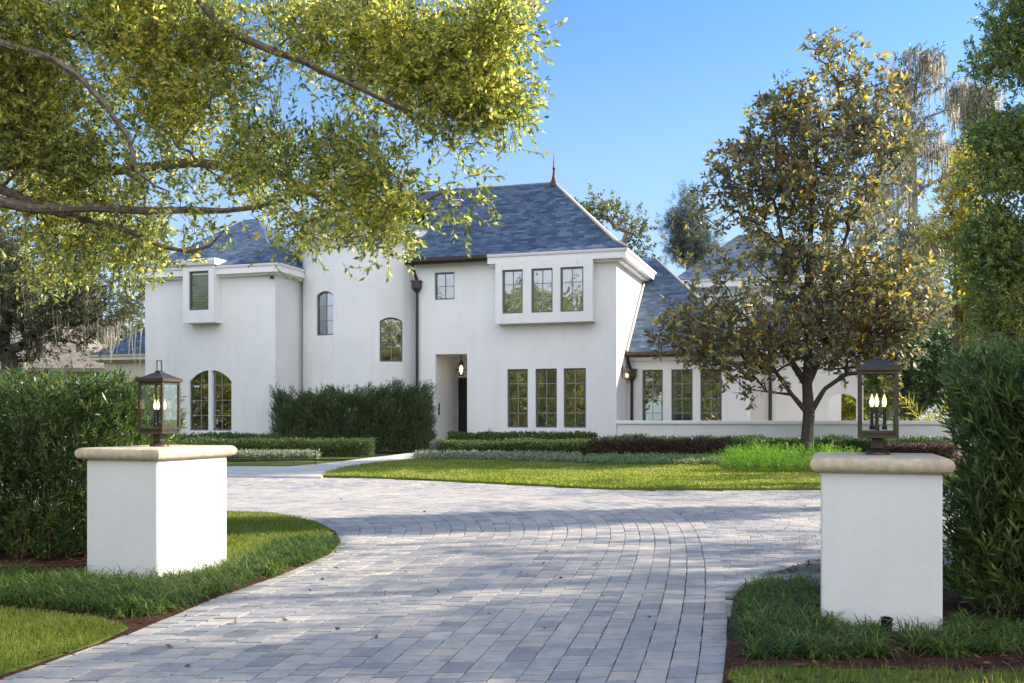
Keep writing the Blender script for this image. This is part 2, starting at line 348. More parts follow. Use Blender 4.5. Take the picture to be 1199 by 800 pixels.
# ------------------------------------------------------------------ foliage machinery
def unit(a): return a/np.maximum(np.linalg.norm(a, axis=-1, keepdims=True), 1e-9)
def frame_of(D):
    up = np.where(np.abs(D[:, 2:3]) < .9, np.array([[0, 0, 1.]]), np.array([[1., 0, 0]]))
    A = unit(np.cross(D, up)); B = np.cross(D, A)
    return A, B
def leaves(P, D, L, n, ll, lw, ang=55, jit=.35, t0=.1, droop=0.0):
    """n leaves spiralling along each shoot P + t*D*L -> rhombic leaf quads"""
    m = len(P); D = unit(D); A, B = frame_of(D)
    L = np.broadcast_to(np.asarray(L, float).reshape(-1, 1), (m, 1))
    t = (np.arange(n)+.5)/n*(1-t0)+t0
    t = np.clip(t[None, :]+rng.normal(0, .25/n, (m, n)), 0, 1)
    ph = np.arange(n)[None, :]*2.4+rng.uniform(0, 6.28, (m, 1))+rng.normal(0, jit, (m, n))
    an = R(ang)*(1.05-.35*t)+rng.normal(0, jit*.6, (m, n))
    base = P[:, None, :]+D[:, None, :]*(L*t)[..., None]
    side = A[:, None, :]*np.cos(ph)[..., None]+B[:, None, :]*np.sin(ph)[..., None]
    d = D[:, None, :]*np.cos(an)[..., None]+side*np.sin(an)[..., None]
    d[..., 2] -= droop; d = unit(d)
    w = unit(np.cross(d, unit(D[:, None, :]+rng.normal(0, .5, (m, n, 3)))))
    s = rng.uniform(.7, 1.15, (m, n, 1)); le = ll*s; wi = lw*s*.5
    nn = np.cross(w, d)
    q = np.stack([base, base+d*le*.48+w*wi+nn*wi*.25, base+d*le, base+d*le*.48-w*wi+nn*wi*.25], axis=2)
    return q.reshape(-1, 4, 3)
def stems(P, D, L, r):
    """one thin crossed sliver per shoot"""
    D = unit(D); A, B = frame_of(D); L = np.broadcast_to(np.asarray(L, float).reshape(-1, 1), (len(P), 1)); E = P+D*L
    q1 = np.stack([P-A*r, P+A*r, E+A*r*.4, E-A*r*.4], 1); q2 = np.stack([P-B*r, P+B*r, E+B*r*.4, E-B*r*.4], 1)
    return np.concatenate([q1, q2])
def tubes(P0, P1, R0, R1, n):
    D = unit(P1-P0); A, B = frame_of(D); k = np.arange(n+1)*2*np.pi/n
    ring = lambda P, r: P[:, None, :]+r[:, None, None]*(A[:, None, :]*np.cos(k)[None, :, None]+B[:, None, :]*np.sin(k)[None, :, None])
    a = ring(P0, R0); b = ring(P1, R1)
    return np.stack([a[:, :-1], a[:, 1:], b[:, 1:], b[:, :-1]], 2).reshape(-1, 4, 3)
def grow(init, targets, alpha=.25, step=.8, tip=.006, power=.47, wob=.08, lift=0.0, maxr=9, seed=1):
    """init: list of (pos, parent index, min radius); every target joins the nearest cheap node, radii by pipe model"""
    rg = np.random.default_rng(seed)
    pos = [np.array(p, float) for p, _, _ in init]; par = [q for _, q, _ in init]; mr = [r for _, _, r in init]; pl = []
    for i, (p, q, r) in enumerate(init): pl.append(0 if q < 0 else pl[q]+np.linalg.norm(pos[i]-pos[q]))
    T = np.asarray(targets, float)
    base = np.array(pos)
    dmin = np.array([np.min(np.linalg.norm(base-t, axis=1)+alpha*np.array(pl)) for t in T])
    tips = []; cap = len(pos)+len(T)*8; PA = np.zeros((cap, 3)); PL = np.zeros(cap); n = len(pos); PA[:n] = base; PL[:n] = pl
    for k in np.argsort(dmin):
        t = T[k]; c = np.linalg.norm(PA[:n]-t, axis=1)+alpha*PL[:n]; j = int(np.argmin(c)); d = np.linalg.norm(PA[j]-t)
        ns = max(1, min(6, int(math.ceil(d/step)))); a = PA[j].copy(); last = j
        for s in range(1, ns+1):
            f = s/ns; p = a*(1-f)+t*f
            if s < ns: p = p+rg.normal(0, wob*d/ns**.5, 3)*.6; p[2] += lift*d*math.sin(math.pi*f)
            if n >= cap: break
            PA[n] = p; PL[n] = PL[last]+d/ns; par.append(last); mr.append(0); last = n; n += 1
        tips.append(last)
    cnt = np.zeros(n)
    for t in tips: cnt[t] += 1
    for i in range(n-1, len(init)-1, -1):
        cnt[par[i]] += cnt[i]
    for i in range(len(init)-1, 0, -1):
        if par[i] >= 0: cnt[par[i]] += cnt[i]
    rad = np.minimum(np.maximum(tip*np.maximum(cnt, 1)**power, np.array(mr)), maxr)
    P = PA[:n]; par = np.array(par)
    e = np.where(par >= 0)[0]; p0 = P[par[e]]; p1 = P[e]; r1 = rad[e]; r0 = np.minimum(rad[par[e]], r1*1.5+.004)
    big = r1 > .03
    q = []
    if big.any(): q.append(tubes(p0[big], p1[big], r0[big], r1[big], 8))
    if (~big).any(): q.append(tubes(p0[~big], p1[~big], r0[~big], r1[~big], 4))
    ti = np.array(tips); D = unit(P[ti]-P[par[ti]])
    return np.concatenate(q), P[ti], D
def wob(P, s=1.0, seed=0):
    r = np.random.default_rng(seed); v = np.zeros(len(P))
    for k in range(5):
        w = r.normal(0, s*(1+.6*k), 3); v += np.sin(P@w+r.uniform(0, 6.28))/(1+.3*k)
    return v/3
def in_blobs(blobs, n, seed=0, shell=.0, gap=-9, gs=1.0):
    """points inside ellipsoids (cx,cy,cz,rx,ry,rz[,weight]), thinned by a lumpy field so gaps appear"""
    r = np.random.default_rng(seed); out = []
    wt = np.array([b[3]*b[4]*b[5]*(b[6] if len(b) > 6 else 1) for b in blobs]); wt = wt/wt.sum(); tot = 0
    while tot < n:
        k = r.choice(len(blobs), p=wt, size=n); B = np.array([b[:6] for b in blobs])[k]
        d = unit(r.normal(0, 1, (n, 3))); rr = r.uniform(shell**3, 1, (n, 1))**(1/3)
        p = B[:, :3]+d*rr*B[:, 3:]
        p = p[wob(p, gs, seed+5) > gap]
        out.append(p); tot += len(p)
    return np.concatenate(out)[:n]
def shoots_at(tips, D, m, spread, up=.3, rj=.7, seed=0):
    r = np.random.default_rng(seed+11)
    P = np.repeat(tips, m, 0)+r.normal(0, spread, (len(tips)*m, 3)); DD = np.repeat(D, m, 0)+r.normal(0, rj, (len(tips)*m, 3)); DD[:, 2] += up
    return P, unit(DD)
def tree(name, base, trunk, blobs, n, lm, bark, label, cat='tree', group=None, m=3, spread=.25, L=.3, nl=8, ll=.1, lw=.05, up=.3, gap=-.35, gs=.8,
         alpha=.25, seed=0, ang=55, tip=.008, droop=0.0, shell=.0, step=1.0, moss=0, mossw=0, mossL=(.5, 1.6), power=.47, extra=None, mossblobs=None):
    """trunk: list of (x,y,z,r) rising from base"""
    init = [((x, y, z), i-1, r) for i, (x, y, z, r) in enumerate(trunk)]
    if extra:
        for q, (j, poly) in enumerate(extra):
            prev = j
            for (x, y, z, r) in poly: init.append(((x, y, z), prev, r)); prev = len(init)-1
    T = in_blobs(blobs, n, seed, shell, gap, gs)
    bq, tips, D = grow(init, T, alpha=alpha, seed=seed, tip=tip, step=step, power=power)
    P, DD = shoots_at(tips, D, m, spread, up, seed=seed)
    Q = leaves(P, DD, L, nl, ll, lw, ang, droop=droop)
    root = empty(name, base, label=label, cat=cat, group=group)
    quads_mesh('trunk', np.concatenate([bq, stems(P, DD, L, max(tip*.4, .0028))]), bark, root, base)
    quads_mesh('crown', Q, lm, root, base)
    if moss:
        r = np.random.default_rng(seed+3)
        if mossblobs: S = in_blobs(mossblobs, moss, seed+9, gap=-.3)
        else: S = tips[r.integers(0, len(tips), moss)]
        k = 12; S = np.repeat(S, k, 0)+r.normal(0, .15, (moss*k, 3)); ln = np.repeat(r.uniform(mossL[0], mossL[1], (moss, 1)), k, 0)*r.uniform(.3, 1, (moss*k, 1))
        q = []; p = S; w0 = .016+.0005*mossw; az = r.uniform(0, 6.28, len(S)); wd = np.stack([np.cos(az), np.sin(az), 0*az], 1)
        for s in range(3):
            p2 = p+np.concatenate([r.normal(0, .03, (len(S), 2)), -ln/3], 1); w1 = w0*.7
            q.append(np.stack([p-wd*w0, p+wd*w0, p2+wd*w1, p2-wd*w1], 1)); p = p2; w0 = w1
        quads_mesh('hanging_moss', np.concatenate(q), M['moss'], root, base)
    return root

# ================================================================== GROUND
def poly_sheet(name, poly, mat, dz, skirt=0.0, holes=None, **k):
    bm = bmesh.new(); vs = [bm.verts.new((x, y, 0)) for x, y in poly]; f = bm.faces.new(vs)
    if f.calc_area() and f.normal.z < 0: f.normal_flip()
    ys = [p[1] for p in poly]; y = 11.0
    while y <= 28:
        if min(ys) < y < max(ys):
            bmesh.ops.bisect_plane(bm, geom=bm.verts[:]+bm.edges[:]+bm.faces[:], plane_co=(0, y, 0), plane_no=(0, 1, 0))
        y += .8
    if skirt:
        e = [e for e in bm.edges if len(e.link_faces) == 1]
        ex = bmesh.ops.extrude_edge_only(bm, edges=e); nv = [v for v in ex['geom'] if isinstance(v, bmesh.types.BMVert)]
        for v in nv: v.co.z = -skirt
    for v in bm.verts: v.co.z += g(v.co.y)+dz
    bmesh.ops.recalc_face_normals(bm, faces=bm.faces)
    me = bpy.data.meshes.new(name); bm.to_mesh(me); bm.free()
    return link_mesh(name, me, mat, **k)
def smooth_poly(pts, it=2):
    for _ in range(it):
        o = []
        for i in range(len(pts)):
            a = pts[i]; b = pts[(i+1) % len(pts)]
            o += [(a[0]*.75+b[0]*.25, a[1]*.75+b[1]*.25), (a[0]*.25+b[0]*.75, a[1]*.25+b[1]*.75)]
        pts = o
    return pts
def inpoly(P, poly):
    x, y = P[:, 0], P[:, 1]; c = np.zeros(len(P), bool); n = len(poly)
    for i in range(n):
        x0, y0 = poly[i]; x1, y1 = poly[i-1]
        with np.errstate(divide='ignore', invalid='ignore'):
            c ^= ((y0 > y) != (y1 > y)) & (x < (x1-x0)*(y-y0)/(y1-y0+1e-12)+x0)
    return c
def edge_dist(P, poly):
    d = np.full(len(P), 1e9)
    for i in range(len(poly)):
        a = np.array(poly[i-1]); b = np.array(poly[i]); ab = b-a; t = np.clip(((P-a)@ab)/max(ab@ab, 1e-9), 0, 1)
        d = np.minimum(d, np.linalg.norm(P-(a+t[:, None]*ab), axis=1))
    return d
def fill(poly, n):
    xs = [p[0] for p in poly]; ys = [p[1] for p in poly]; out = []; t = 0
    while t < n:
        P = np.stack([rng.uniform(min(xs), max(xs), n), rng.uniform(min(ys), max(ys), n)], 1); P = P[inpoly(P, poly)]; out.append(P); t += len(P)
    return np.concatenate(out)[:n]
def px_poly(pts): return [gp(*p) for p in pts]

# base ground: one sheet to the horizon
ys = [-250, -30, -4]+[i*.8 for i in range(0, 40)]+[40, 60, 120, 700]
mb = MB()
gy = ys
for i in range(len(gy)-1):
    a, b = gy[i], gy[i+1]
    mb.face([(-600, a, g(a)-.07), (600, a, g(a)-.07), (600, b, g(b)-.07), (-600, b, g(b)-.07)])
mb.build('ground', M['ground'], kind='structure')
mb = MB(); mb.face([(-200, -11, -.05), (200, -11, -.05), (200, -4, -.05), (-200, -4, -.05)]); mb.build('road', M['asphalt'], kind='structure')

# driveway outline
CI = np.array([-4.4, 13.3]); NA = R(8.0); n0 = np.array([math.cos(NA), -math.sin(NA)]); d0 = np.array([math.sin(NA), math.cos(NA)])
RO = 7.05
drive = [(-4.2, -4), (1.6, -4)] + px_poly([(848, 800), (855, 740), (858, 700), (870, 684), (905, 668), (961, 652), (1104, 626), (1199, 606)])
xr, yr = drive[-1]
drive += [(xr+9, yr-.3*9), W(U(1300, 24), 24)]
far_edge = [(1199, 571), (1104, 573), (960, 574), (840, 574.5), (720, 574), (660, 571), (560, 566), (480, 562), (420, 560), (375, 559.5)]
drive += px_poly(far_edge)+[(-4.6, 22.6), (-9, 23.2), (-18, 24.5), (-18, 16.5), (-9.0, 15.4)] + px_poly([(267, 600), (320, 602), (370, 612), (392, 623), (398, 635), (385, 648), (330, 672), (250, 700), (150, 742), (0, 795)]) + [(-3.6, 2), (-3.9, -1)]
poly_sheet('driveway_bed', [(x, y) for x, y in drive], M['sand'], -.030, kind='structure')

def sdf(x, y):
    """distance from the inner kerb curve: straight run, then the turn about CI, then off to the left"""
    p = np.array([x, y])-CI
    s = p@d0
    if s < 0 and p@n0 > 0: return p@n0
    if p[0] > 0 or p@n0 > 0: return float(np.linalg.norm(p))
    e = np.array([-1.0, .10]); e = e/np.linalg.norm(e); ne = np.array([.0995, .995])
    return p@ne
pav = []
def paver(P4, zt=0.0):
    """P4: four plan corners (ccw)"""
    P = np.array(P4); c = P.mean(0); o = [];
    j = rng.normal(0, .0022, (4, 2)); P = P+j
    tilt = rng.normal(0, .0009, 4); h = rng.normal(0, .0008)
    zt = zt+h
    # corners pulled in: wider gap at the butt ends (tumbled), narrower along the course
    def shrink(a_, w_):
        Q = P.copy(); dl = P[3]-P[0]; dl = dl/max(np.linalg.norm(dl), 1e-6); dw = P[1]-P[0]; dw = dw/max(np.linalg.norm(dw), 1e-6)
        Q[0] += dl*a_+dw*w_; Q[1] += dl*a_-dw*w_; Q[2] += -dl*a_-dw*w_; Q[3] += -dl*a_+dw*w_; return Q
    ga = rng.uniform(.010, .016); gw_ = rng.uniform(.0025, .0048)
    vo = shrink(ga, gw_); vin = shrink(ga+.006, gw_+.006)
    gz = g(c[1])
    gzs = [g(q[1]) for q in P]
    A = [(vin[i][0], vin[i][1], gzs[i]+zt+tilt[i]) for i in range(4)]
    B = [(vo[i][0], vo[i][1], gzs[i]+zt-.0022) for i in range(4)]
    D_ = [(vo[i][0], vo[i][1], gzs[i]+zt-.034) for i in range(4)]
    pav.append((A, B, D_))
w = .183
def ok(c, margin=.10): return bool(inpoly(np.array([c]), drive)[0]) or edge_dist(np.array([c]), drive)[0] < margin
def smooth_line(pts, it=3):
    pts = np.array(pts, float)
    for _ in range(it):
        a = pts[:-1]*.75+pts[1:]*.25; b = pts[:-1]*.25+pts[1:]*.75
        pts = np.concatenate([pts[:1], np.stack([a, b], 1).reshape(-1, 2), pts[-1:]])
    return pts
INN = smooth_line([(-3.60, 2.2), (-3.05, 5.7), (-2.65, 8.2), (-2.32, 10.4), (-2.12, 12.0), (-2.2, 13.3), (-2.6, 14.3), (-3.3, 14.9), (-4.3, 15.25), (-5.7, 15.45), (-8, 15.6), (-12, 15.8)])
OUT = smooth_line([(.50, 2.6), (1.28, 5.9), (1.80, 8.3), (2.24, 10.6), (2.60, 12.9), (2.76, 14.7), (2.60, 16.5), (1.7, 17.8), (.2, 18.4), (-2.0, 18.7), (-5, 18.95), (-11, 19.3)])
NC = 25; ring_poly = [tuple(p) for p in INN]+[tuple(p) for p in OUT[::-1]]
for k in range(NC):
    A_ = INN+(OUT-INN)*(k/NC); B_ = INN+(OUT-INN)*((k+1)/NC); Mi = (A_+B_)/2
    L_ = np.concatenate([[0], np.cumsum(np.linalg.norm(np.diff(Mi, axis=0), axis=1))]); idx = np.arange(len(L_)); sA = 0.0+rng.uniform(0, .2); last = k >= NC-1
    pt = lambda Cv, q: np.array([np.interp(q, L_, Cv[:, 0]), np.interp(q, L_, Cv[:, 1])])
    while sA < L_[-1]-.3:
        sB = sA+(rng.choice([.14, .20, .20, .26]) if not last else .23); c = pt(Mi, (sA+sB)/2)
        if c[1] > 2.8 and ok(c): paver([pt(A_, sA), pt(B_, sA), pt(B_, sB), pt(A_, sB)], .002 if last else 0)
        sA = sB
eu = np.array([CT, -ST]); ev = np.array([ST, CT])
CC = []
for jv in range(-20, 170):
    v = 2.0+jv*w*.92; v1 = v+w*.92; u = -24+rng.uniform(0, .25)
    while u < 18:
        Ln = rng.choice([.15, .20, .27]); u1 = u+Ln; c = eu*(u+u1)/2+ev*(v+v1)/2
        if c[1] > 7.5 and c[1] < 26 and -14 < c[0] < 15: CC.append((u, u1, v, v1, c[0], c[1]))
        u = u1
CC = np.array(CC); cp = CC[:, 4:6]
keep = (inpoly(cp, drive) | (edge_dist(cp, drive) < .06)) & ((~inpoly(cp, ring_poly)) | (edge_dist(cp, ring_poly) < .09))
for u, u1, v, v1, _, _ in CC[keep]: paver([eu*u+ev*v, eu*u1+ev*v, eu*u1+ev*v1, eu*u+ev*v1], -.006)
# header course along the gravel edge
hp = px_poly([(862, 694), (872, 683), (905, 667), (961, 652), (1104, 626), (1199, 606)])
for i in range(len(hp)-1):
    a = np.array(hp[i]); b = np.array(hp[i+1]); Ls = np.linalg.norm(b-a); d = (b-a)/Ls; nn = np.array([-d[1], d[0]]); k = max(1, int(round(Ls/.27)))
    for q in range(k):
        p = a+d*Ls*q/k; p1 = a+d*Ls*(q+1)/k; paver([p, p1, p1+nn*.2, p+nn*.2], .006)
V = np.array([[*A, *B, *D_] for A, B, D_ in pav]).reshape(-1, 3); n = len(pav)
fb = [(0, 1, 2, 3)]+[(4+i, 4+(i+1) % 4, (i+1) % 4, i) for i in range(4)]+[(8+i, 8+(i+1) % 4, 4+(i+1) % 4, 4+i) for i in range(4)]
FF = (np.array(fb)[None]+12*np.arange(n)[:, None, None]).reshape(-1)
me = bpy.data.meshes.new('driveway'); me.vertices.add(len(V)); me.vertices.foreach_set('co', V.astype(np.float32).reshape(-1))
me.loops.add(len(FF)); me.loops.foreach_set('vertex_index', FF.astype(np.int32)); me.polygons.add(n*9); me.polygons.foreach_set('loop_start', np.arange(0, n*36, 4, dtype=np.int32)); me.update(calc_edges=True)
me.shade_flat()
link_mesh('driveway', me, M['paver'], kind='structure')
print('pavers', n)

# beds and lawns
nose = px_poly([(267, 599), (320, 601), (370, 611), (393, 623), (399, 635), (386, 649), (330, 673), (250, 701), (150, 743), (-4, 797)])
left_area = nose + [(-3.75, 2), (-14, 2), (-14, 15.8), (-9, 15.6)]
poly_sheet('left_bed_soil', left_area, M['mulch'], .008, .05, kind='structure')
lawn_l_near = px_poly([(-60, 722), (0, 717), (60, 722), (120, 730), (150, 738), (110, 757), (-4, 794)])+[(-3.9, 5), (-8, 5), (-9, 7.4)]
poly_sheet('front_lawn_left', lawn_l_near, M['turf'], .022, .03, kind='structure')
lawn_l_nose = smooth_poly(px_poly([(267, 603), (300, 602), (345, 607), (380, 618), (393, 632), (385, 643), (335, 652), (268, 664)])+[(-5.4, 12.2), (-7.5, 12.6), (-9, 15.0), (-5.5, 15.1)], 1)
poly_sheet('nose_lawn', lawn_l_nose, M['turf'], .024, .03, kind='structure')
right_area = px_poly([(1199, 607), (1104, 628), (961, 655), (905, 671), (872, 688), (859, 700), (853, 740), (846, 800)])+[(1.75, -4), (16, -4), (16, 5)]
poly_sheet('right_bed_soil', right_area, M['mulch'], .008, .05, kind='structure')
gravel = px_poly([(1199, 608), (1104, 629), (961, 656), (905, 672), (885, 683), (930, 688), (1010, 690), (1110, 692), (1199, 690)])
poly_sheet('gravel_strip', gravel, M['gravel'], .014, kind='structure')
lawn_r = px_poly([(850, 798), (856, 790), (900, 787), (1010, 788), (1199, 792)])+[(6, 5.7), (6, 3), (1.7, 3)]
poly_sheet('front_lawn_right', lawn_r, M['turf'], .022, .03, kind='structure')
island_px = [(376, 558.5), (384, 554), (402, 549), (440, 543.5), (486, 539.5), (700, 544), (838, 545), (846, 553), (965, 556.5), (1100, 558), (1199, 559), (1199, 570.5), (1104, 572.5), (960, 573.5), (840, 574), (720, 573.5), (660, 570.5), (560, 565.5), (480, 561.5), (420, 559.5)]
island = px_poly(island_px)
poly_sheet('island_lawn', island, M['turf'], .03, .05, kind='structure')
path_px = [(376, 560), (384, 555), (402, 550), (440, 544), (486, 540), (497, 536), (512, 531.5), (512, 528.5), (500, 528.8), (455, 535), (400, 542), (340, 548), (262, 553), (262, 562)]
poly_sheet('front_walk', px_poly(path_px[:-2])+[(-8.5, 23.6), (-8.5, 21.5)], M['concrete'], .034, .06, kind='structure')
poly_sheet('left_lawn_strip', px_poly([(262, 552), (340, 547), (392, 542), (360, 541), (262, 543)])+[(-9, 26.5), (-9, 24.2)], M['turf'], .03, .04, kind='structure')
beds = px_poly([(486, 539), (700, 543), (838, 544), (846, 554), (965, 558), (1199, 560)])+[(14, 33), (-2, 36), (-6, 36)]
poly_sheet('planting_bed', px_poly([(492, 538), (700, 543.5), (838, 544.5), (844, 554.5), (965, 558), (1199, 560)])+[(22, 24), (22, 35), (-1.0, 34.0), (-2.6, 33.5)], M['mulch'], .012, .04, kind='structure')

# grass blades
def blades(name, P, dz, h, wd, mat, lean=.5, **k):
    n = len(P); z = gnp(P[:, 1])+dz; b = np.stack([P[:, 0], P[:, 1], z], 1); az = rng.uniform(0, 6.28, n); s = rng.uniform(.5, 1.15, (n, 1))
    wv = np.stack([np.cos(az), np.sin(az), 0*az], 1)*wd*.5; a2 = rng.uniform(0, 6.28, n); l = rng.uniform(0, lean, n)
    top = b+np.stack([np.cos(a2)*l, np.sin(a2)*l, np.ones(n)], 1)*h*s
    q = np.stack([b-wv, b+wv, top+wv*.25, top-wv*.25], 1)
    return quads_mesh(name, q, mat, kind='stuff', **k)
P = np.concatenate([fill(lawn_l_near, 70000)]); P = P[(P[:, 1] > 4.8)]
blades('lawn_grass', P, .018, .045, .007, M['blade'], .8, label='short sunlit lawn grass at the near left edge of the driveway', cat='grass')
P = fill(lawn_l_nose, 45000)
blades('lawn_grass', P, .02, .05, .010, M['blade'], .8, label='lawn grass on the rounded tip behind the left pillar', cat='grass')
P = fill(lawn_r, 26000); P = P[P[:, 1] > 4.9]
blades('lawn_grass', P, .018, .05, .007, M['blade'], .8, label='strip of lawn grass at the bottom right corner', cat='grass')
P = fill(island, 90000)
blades('lawn_grass', P, .026, .045, .022, M['blade_far'], .9, label='broad green lawn between driveway and house beds', cat='grass')

def clumps(name, P, h, n, wd, mat, dz=.0, spread=.8, seg=3, **k):
    """arching strap leaves from each point"""
    m = len(P); b = np.repeat(np.stack([P[:, 0], P[:, 1], gnp(P[:, 1])+dz], 1), n, 0)+np.concatenate([rng.normal(0, .018, (m*n, 2)), np.zeros((m*n, 1))], 1)
    az = rng.uniform(0, 6.28, m*n); dirh = np.stack([np.cos(az), np.sin(az), 0*az], 1); wv = np.stack([-np.sin(az), np.cos(az), 0*az], 1)
    ln = h*rng.uniform(.6, 1.25, (m*n, 1)); a = rng.uniform(.15, spread, (m*n, 1)); q = []; p = b; w0 = wd*.5
    for s in range(seg):
        ang = a+s*.62; p2 = p+(dirh*np.sin(ang)+np.array([[0, 0, 1.]])*np.cos(ang))*ln/seg; w1 = wd*.5*(1-(s+1)/seg*.85)
        q.append(np.stack([p-wv*w0, p+wv*w0, p2+wv*w1, p2-wv*w1], 1)); p = p2; w0 = w1
    Q = np.concatenate(q); Q[..., 2] = np.maximum(Q[..., 2], gnp(Q[..., 1])+.012)
    return quads_mesh(name, Q, mat, **k)
lir_l = px_poly([(398, 634), (386, 650), (330, 673), (250, 701), (190, 724), (140, 727), (60, 716), (-30, 712), (-60, 690), (0, 678), (60, 680), (100, 683), (183, 690), (268, 668), (330, 640)])
P = fill(lir_l, 620); P = P[edge_dist(P, lir_l) > .04]
clumps('border_grass', P, .25, 30, .013, M['liriope'], .01, 1.15, kind='stuff', label='arching dark green border grass around the left pillar and along the curve', cat='border grass')
lir_r = px_poly([(872, 694), (905, 684), (955, 686), (958, 735), (1104, 750), (1110, 728), (1199, 745), (1199, 775), (1100, 772), (960, 775), (868, 775), (864, 720)])
P = fill(lir_r, 330); P = P[edge_dist(P, lir_r) > .03]
clumps('border_grass', P, .21, 30, .012, M['liriope'], .01, 1.15, kind='stuff', label='arching dark green border grass around the foot of the right pillar', cat='border grass')
P = fill(px_poly([(1106, 676), (1140, 676), (1140, 690), (1106, 690)]), 26)
clumps('border_grass', P, .2, 22, .010, M['blade'], .01, .8, kind='stuff', label='small light green grass tuft between right pillar and tall hedge', cat='border grass')
# mulch chips and fallen leaves
P = np.concatenate([fill(right_area, 26000), fill(left_area, 16000)]); P = P[(P[:, 1] > 4.8) & (P[:, 1] < 13)]
n = len(P); c = np.stack([P[:, 0], P[:, 1], gnp(P[:, 1])+.012+rng.uniform(0, .02, n)], 1); a = rng.uniform(0, 6.28, n); l = rng.uniform(.012, .045, (n, 1)); wv_ = rng.uniform(.003, .009, (n, 1))
d1 = unit(np.stack([np.cos(a), np.sin(a), rng.normal(0, .25, n)], 1))*l; d2 = unit(np.stack([-np.sin(a), np.cos(a), rng.normal(0, .5, n)], 1))*wv_
M['chip'] = leafmat('mulch_chip', [(0, (.03, .014, .010)), (.6, (.10, .045, .030)), (1, (.24, .14, .09))], .05, gloss=.1, rough=.9, clump=.1)
quads_mesh('mulch_chips', np.stack([c-d1-d2, c+d1-d2, c+d1+d2, c-d1+d2], 1), M['chip'], kind='stuff', label='reddish brown bark mulch chips covering the beds beside the pillars', cat='mulch')
P = np.concatenate([fill(px_poly([(900, 690), (1199, 690), (1199, 798), (860, 798)]), 30), fill(px_poly([(0, 715), (150, 735), (400, 640), (600, 700), (300, 800), (10, 798)]), 34), fill(px_poly([(400, 580), (900, 600), (840, 790), (300, 790)]), 26)])
n = len(P); Pz = np.stack([P[:, 0], P[:, 1], gnp(P[:, 1])+.03], 1); dd = rng.normal(0, 1, (n, 3)); dd[:, 2] *= .25
quads_mesh('fallen_leaves', leaves(Pz, dd, .02, 1, .055, .028, 20), M['dry'], kind='stuff', label='scattered dry brown leaves on the pavers and beds', cat='leaves')

# ================================================================== HOUSE
G0 = .40; EZ = 6.95
VM, VL, VR = 31.7, 31.0, 33.5
HU, HV = -13.5, 31.7
house = empty('house', (*W(HU, HV), G0), -TH, label='large white stucco two storey house with blue grey hip roofs behind the lawn', cat='house')
OFF = (HU, HV, G0)
def hb(): return MB(OFF)
def arc_outline(w, z0, z1, rise, n=12):
    pts = [(-w/2, z0), (w/2, z0)]
    if rise <= 0: return pts+[(w/2, z1), (-w/2, z1)]
    Rr = ((w/2)**2+rise**2)/(2*rise); zc = z1-Rr; a = math.asin(min(1, (w/2)/Rr))
    for i in range(n+1):
        t = a-2*a*i/n; pts.append((Rr*math.sin(t), zc+Rr*math.cos(t)))
    return pts
class Plane:
    """a vertical wall plane from plan point p0 to p1, outside on the right hand when walking p0->p1"""
    def __init__(s, p0, p1):
        s.p0 = Vector(p0); s.p1 = Vector(p1); s.L = (s.p1-s.p0).length; s.d = (s.p1-s.p0)/s.L; s.n = Vector((s.d.y, -s.d.x))
    def P(s, a, z, dep=0.0):
        q = s.p0+s.d*a-s.n*dep; return (q.x, q.y, z)
def wall(mb, pl, z0, z1, holes=(), rev=.13, a0=0, a1=None):
    a1 = pl.L if a1 is None else a1
    As = sorted({a0, a1, *[h[0] for h in holes], *[h[1] for h in holes]}); Zs = sorted({z0, z1, *[h[2] for h in holes], *[h[3] for h in holes]})
    for i in range(len(As)-1):
        for j in range(len(Zs)-1):
            am = (As[i]+As[i+1])/2; zm = (Zs[j]+Zs[j+1])/2
            if any(h[0] < am < h[1] and h[2] < zm < h[3] for h in holes): continue
            mb.face([pl.P(As[i], Zs[j]), pl.P(As[i+1], Zs[j]), pl.P(As[i+1], Zs[j+1]), pl.P(As[i], Zs[j+1])])
    for h in holes:
        rise = h[4] if len(h) > 4 else 0; dp = h[5] if len(h) > 5 else rev; c = (h[0]+h[1])/2; o = arc_outline(h[1]-h[0], h[2], h[3], rise)
        for i in range(len(o)):
            p, q = o[i], o[(i+1) % len(o)]
            mb.face([pl.P(c+p[0], p[1]), pl.P(c+q[0], q[1]), pl.P(c+q[0], q[1], dp), pl.P(c+p[0], p[1], dp)])
        if rise > 0:
            arc = o[2:]
            for i in range(len(arc)-1):
                p, q = arc[i], arc[i+1]
                mb.face([pl.P(c+q[0], q[1]), pl.P(c+p[0], p[1]), pl.P(c+p[0], h[3]+.0001), pl.P(c+q[0], h[3]+.0001)])
